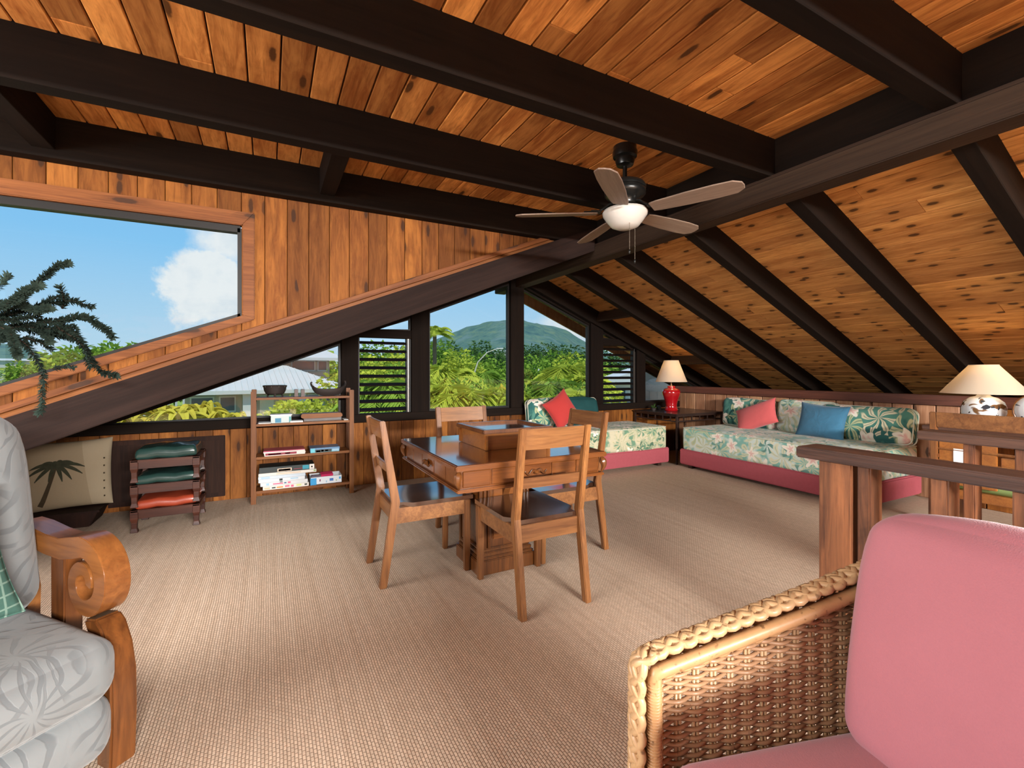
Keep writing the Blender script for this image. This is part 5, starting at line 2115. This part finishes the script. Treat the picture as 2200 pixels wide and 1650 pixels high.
# garden shrubs close to the gable
near = [(783, 9.5, 772, .9, 'lime'), (850, 10, 790, .9, 'mid'), (905, 10.5, 800, .9, 'lime'), (985, 10, 822, .8, 'mid'), (1035, 11, 826, .9, 'mid'), (1080, 8.5, 838, .7, 'gold'), (1150, 9.5, 836, .8, 'mid'), (1200, 9.5, 822, .8, 'mid'), (1245, 9, 830, .8, 'mid'), (1300, 9, 834, .7, 'lime')]
for i, (p, d, y, r_, mt) in enumerate(sorted(near)):
    tree('garden_shrub', '%s shrub close outside the gable windows, %s' % ({'lime': 'lime green', 'mid': 'mid-green', 'gold': 'golden'}[mt], ORD[i]), 'shrub', p, d, y, r_, mt, 'shrubs outside the gable', .11, 4200, 1.0)
# palms
pl = [(968, 12, 752, 1.5, 'fern'), (1030, 13, 766, 1.5, 'mid'), (1215, 13, 752, 1.5, 'fern'), (1255, 11, 776, 1.2, 'lime'), (1160, 12, 786, 1.3, 'fern'), (820, 8.4, 776, 1.25, 'mid'), (948, 8.4, 784, 1.3, 'fern'), (1000, 8.2, 796, 1.3, 'lime'), (1062, 8.6, 790, 1.3, 'fern'), (1140, 8.2, 806, 1.2, 'fern'), (1190, 9.5, 784, 1.3, 'mid'), (1238, 8.0, 800, 1.15, 'fern'), (875, 9.4, 770, 1.35, 'fern')]
for i, (p, d, y, L, mt) in enumerate(sorted(pl)):
    palm('areca_palm', 'feathery %s palm outside the gable windows, %s' % ({'fern': 'yellow-green', 'mid': 'mid-green', 'lime': 'lime'}[mt], ORD[i]), 'palm', p, d, y, L, mt, 'palms outside the gable', 22, .40, .95, key=i % 2)
palm('tall_palm', 'tall slender palm standing above the garden in the centre window', 'palm', 934, 20, 688, 1.15, 'fern', None, 14, .40, .7, trunk=.10, key=3)
# golden broad-leaved plants below the left window
for i, (p, d, y, L) in enumerate(((285, 8.0, 868, .85), (335, 8.6, 838, 1.0), (385, 7.8, 846, .95), (430, 8.4, 832, 1.05), (478, 8.0, 856, .9), (505, 8.6, 862, .85))):
    palm('ti_plant', 'golden green broad-leaved plant below the left window, %s' % ORD[i], 'plant', p, d, y, L, 'gold', 'golden plants below the left window', 24, .075, .9, False, key=7)
for i, (p, d, y, r_) in enumerate(((625, 8.5, 843, .75), (665, 8.8, 850, .7), (718, 8.2, 862, .6))):
    tree('croton_bush', 'lime green bush seen under the bookcase top shelf, %s' % ORD[i], 'shrub', p, d, y, r_, 'lime', 'bushes behind the bookcase', .13, 2800, 1.0)
tree('hedge_tree', 'dark green tree between the neighbouring house and the first louvre', 'tree', 752, 34, 742, 4.2, 'mid', None, .13, 2600, .9)
# greenery in the raking window
lw_ = [(-60, 24, 800, 3.0, 'lime'), (-10, 17, 806, 2.2, 'lime'), (45, 30, 790, 2.6, 'lime'), (62, 26, 772, 1.3, 'mid'), (120, 30, 760, 3.0, 'lime'), (175, 52, 738, 5.2, 'mid'), (215, 46, 728, 4.4, 'mid'), (265, 52, 724, 4.6, 'mid'), (320, 50, 738, 4.6, 'mid'), (230, 30, 768, 3.0, 'lime')]
for i, (p, d, y, r_, mt) in enumerate(sorted(lw_)):
    tree('hillside_tree', '%s tree seen low in the raking window, %s' % ('lime green' if mt == 'lime' else 'mid-green', ORD[i]), 'tree', p, d, y, r_, mt, 'trees in the raking window', .13, 2600, .85)


# neighbouring houses
def frame_at(px, d):
    x, y = spot(px, d)
    return x, y


hx_, hy_ = frame_at(575, 18)
t = thing('neighbour_house', 'neighbouring house with pale ribbed metal roof behind the bookcase', 'house', (hx_, hy_, GZ), math.degrees(math.atan2(hy_, hx_)) - 90 + 6)
# local x to the right, -y towards the loft
E0 = H(836, 18) - GZ
RT = H(792, 18.8) - GZ
B(-2.7, 2.9, .3, 5.0, 0, E0).build('wall', M['hwall'], t)
rf = MB()
rf.add([(-3.3, -.35, E0 - .05), (3.3, -.35, E0 - .05), (3.3, 5.6, E0 - .05), (-3.3, 5.6, E0 - .05), (-.35, 2.4, RT + .15), (1.0, 2.4, RT + .15)],
       [(0, 1, 5, 4), (1, 2, 5), (2, 3, 4, 5), (3, 0, 4), (3, 2, 1, 0)])
rfo = rf.build('roof', M['metalroof'], t)
rib = None
for k in range(31):
    x0 = -3.2 + k * 6.4 / 30
    top = min(1.0, max(-.35, x0))
    f = 1.0 if -.35 <= x0 <= 1.0 else (1 - (abs(x0 - top)) / (2.95 if x0 < 0 else 2.3))
    f = max(.02, f)
    a = Vector((x0, -.36, E0 - .03))
    b = Vector((x0 + (0 if f >= 1 else 0), -.36 + 2.75 * f, E0 - .03 + (RT + .18 - E0) * f))
    MB().bar(a, b, .03, .03).build('roof_rib', M['metalroof'], rfo)
B(-3.3, 3.3, -.38, -.34, E0 - .16, E0 - .02).build('fascia', M['hwhite'], t)
for x0, x1_ in ((-2.5, -1.75), (-1.6, -1.05), (1.5, 2.1), (2.2, 2.6)):
    o = B(x0, x1_, .27, .31, E0 - .85, E0 - .25).build('window', M['hwhite'], t)
    B(x0 + .05, x1_ - .05, .255, .275, E0 - .80, E0 - .30).build('pane', M['hglass'], o)
B(-.25, .25, .26, .31, E0 - 2.2, E0 - .25).build('door', card('sage door', (.40, .46, .38)), t)
for x0 in (-.85, 1.10):
    B(x0, x0 + .26, -.2, .06, 0, E0 - .05).build('lanai_post', M['hwhite'], t)
for k in range(6):
    B(-2.7, 2.9, .26, .305, E0 - 2.2 + k * .2, E0 - 2.02 + k * .2).build('lanai_board', M['hgrey'], t)
# upper storey
U0, U1 = E0 + .2, H(768, 21) - GZ
B(.6, 3.0, 3.2, 6.0, 0, U1).build('upper_wall', M['hwall'], t)
uo = MB().add([(.0, 2.4, U1 - .03), (3.55, 2.4, U1 - .03), (3.55, 6.8, U1 - .03), (.0, 6.8, U1 - .03), (1.0, 4.4, U1 + .62), (2.7, 4.4, U1 + .62)], [(0, 1, 5, 4), (1, 2, 5), (2, 3, 4, 5), (3, 0, 4), (3, 2, 1, 0)]).build('upper_roof', M['metalroof'], t)
B(.0, 3.55, 2.36, 2.42, U1 - .13, U1).build('fascia', M['hwhite'], t)
for x0, x1_ in ((.75, 1.05), (1.30, 2.35), (2.45, 2.90)):
    o = B(x0, x1_, 3.16, 3.21, U1 - .62, U1 - .12).build('window', M['hwhite'], t)
    B(x0 + .05, x1_ - .05, 3.145, 3.17, U1 - .57, U1 - .17).build('pane', M['hglass'], o)
# white lattice fence
x, y = spot(335, 13)
t = thing('lattice_fence', 'white lattice fence panel among the golden plants', 'fence', (x, y, GZ), 35)
for k in range(8):
    B(-.7 + k * .2, -.66 + k * .2, -.02, .02, 0, H(852, 13) - GZ).build('picket', M['hwhite'], t)
for z in (.3, .55, .8):
    B(-.72, .76, .02, .04, (H(852, 13) - GZ) * z, (H(852, 13) - GZ) * z + .05).build('rail', M['hwhite'], t)

hx_, hy_ = frame_at(1378, 19)
t = thing('white_house', 'white gabled house seen through the right-hand louvres', 'house', (hx_, hy_, GZ), math.degrees(math.atan2(hy_, hx_)) - 90 + 10)
e0, r0 = H(822, 19) - GZ, H(790, 19) - GZ
B(-1.5, 1.6, 0, 4, 0, e0).build('wall', M['hwall2'], t)
MB().prism([(-1.85, e0 - .05), (2.0, e0 - .05), (.1, r0)], -.4, 4.3, 'Y').build('roof', M['metalroof'], t)
for x0 in (-1.2, -.3, .7):
    o = B(x0, x0 + .6, -.03, .01, e0 - .85, e0 - .2).build('window', M['hwhite'], t)
    B(x0 + .06, x0 + .54, -.05, -.02, e0 - .8, e0 - .25).build('pane', M['hglass'], o)
hx_, hy_ = frame_at(1425, 14)
t = thing('garden_tank', 'pale domed tank-like shape outside beside the red lamp', 'tank', (hx_, hy_, GZ))
zt = H(812, 14) - GZ
MB().lathe([(.65, 0), (.65, zt - .42), (.60, zt - .2), (.42, zt - .06), (.2, zt), (.02, zt + .01)], 28).build('body', M['tank'], t, smooth=SM)
MB().lathe([(.67, 0), (.67, .06)], 28).build('ring', M['hwhite'], t)
for i, (p, d, y, wd) in enumerate(((1150, 58, 791, 2.6), (1182, 50, 800, 1.6), (1075, 120, 752, 3.2), (1165, 130, 754, 2.5), (30, 60, 770, 5))):
    x, y_ = spot(p, d)
    t = thing('distant_house', ['low white-roofed house among the valley trees, left of the pair', 'low white-roofed house among the valley trees, right of the pair', 'tiny pale house on the slope left of the central post', 'tiny pale house on the slope right of the central post', 'long pale roof low at the left edge of the raking window'][i], 'house', (x, y_, GZ), math.degrees(math.atan2(y_, x)) - 90)
    z = H(y, d) - GZ
    B(-wd / 2, wd / 2, 0, wd * .7, 0, z - .25).build('wall', M['hwall2'], t)
    MB().prism([(-.2, z - .3), (wd * .35, z), (wd * .7 + .2, z - .3)], -wd / 2 - .2, wd / 2 + .2, 'X').build('roof', M['metalroof'], t)
# street lamp
x, y = spot(1020, 22)
t = thing('street_lamp', 'curved street lamp arm rising from the palms in the centre window', 'street lamp', (x, y, GZ), math.degrees(math.atan2(y, x)) - 90)
zb = H(778, 22) - GZ
MB().tube([(0, 0, 0), (0, 0, zb * .9), (.15, 0, zb), (.6, 0, H(757, 22) - GZ), (1.1, 0, H(749, 22) - GZ)], [.04, .035, .03, .026, .022], 8).build('pole', card('dull lamp metal', (.45, .42, .36)), t, smooth=SM)
MB().rbox(.16, .07, .03, .02, (1.2, 0, H(749, 22) - GZ)).build('lamp_head', M['hwhite'], t, smooth=SMOOTH)
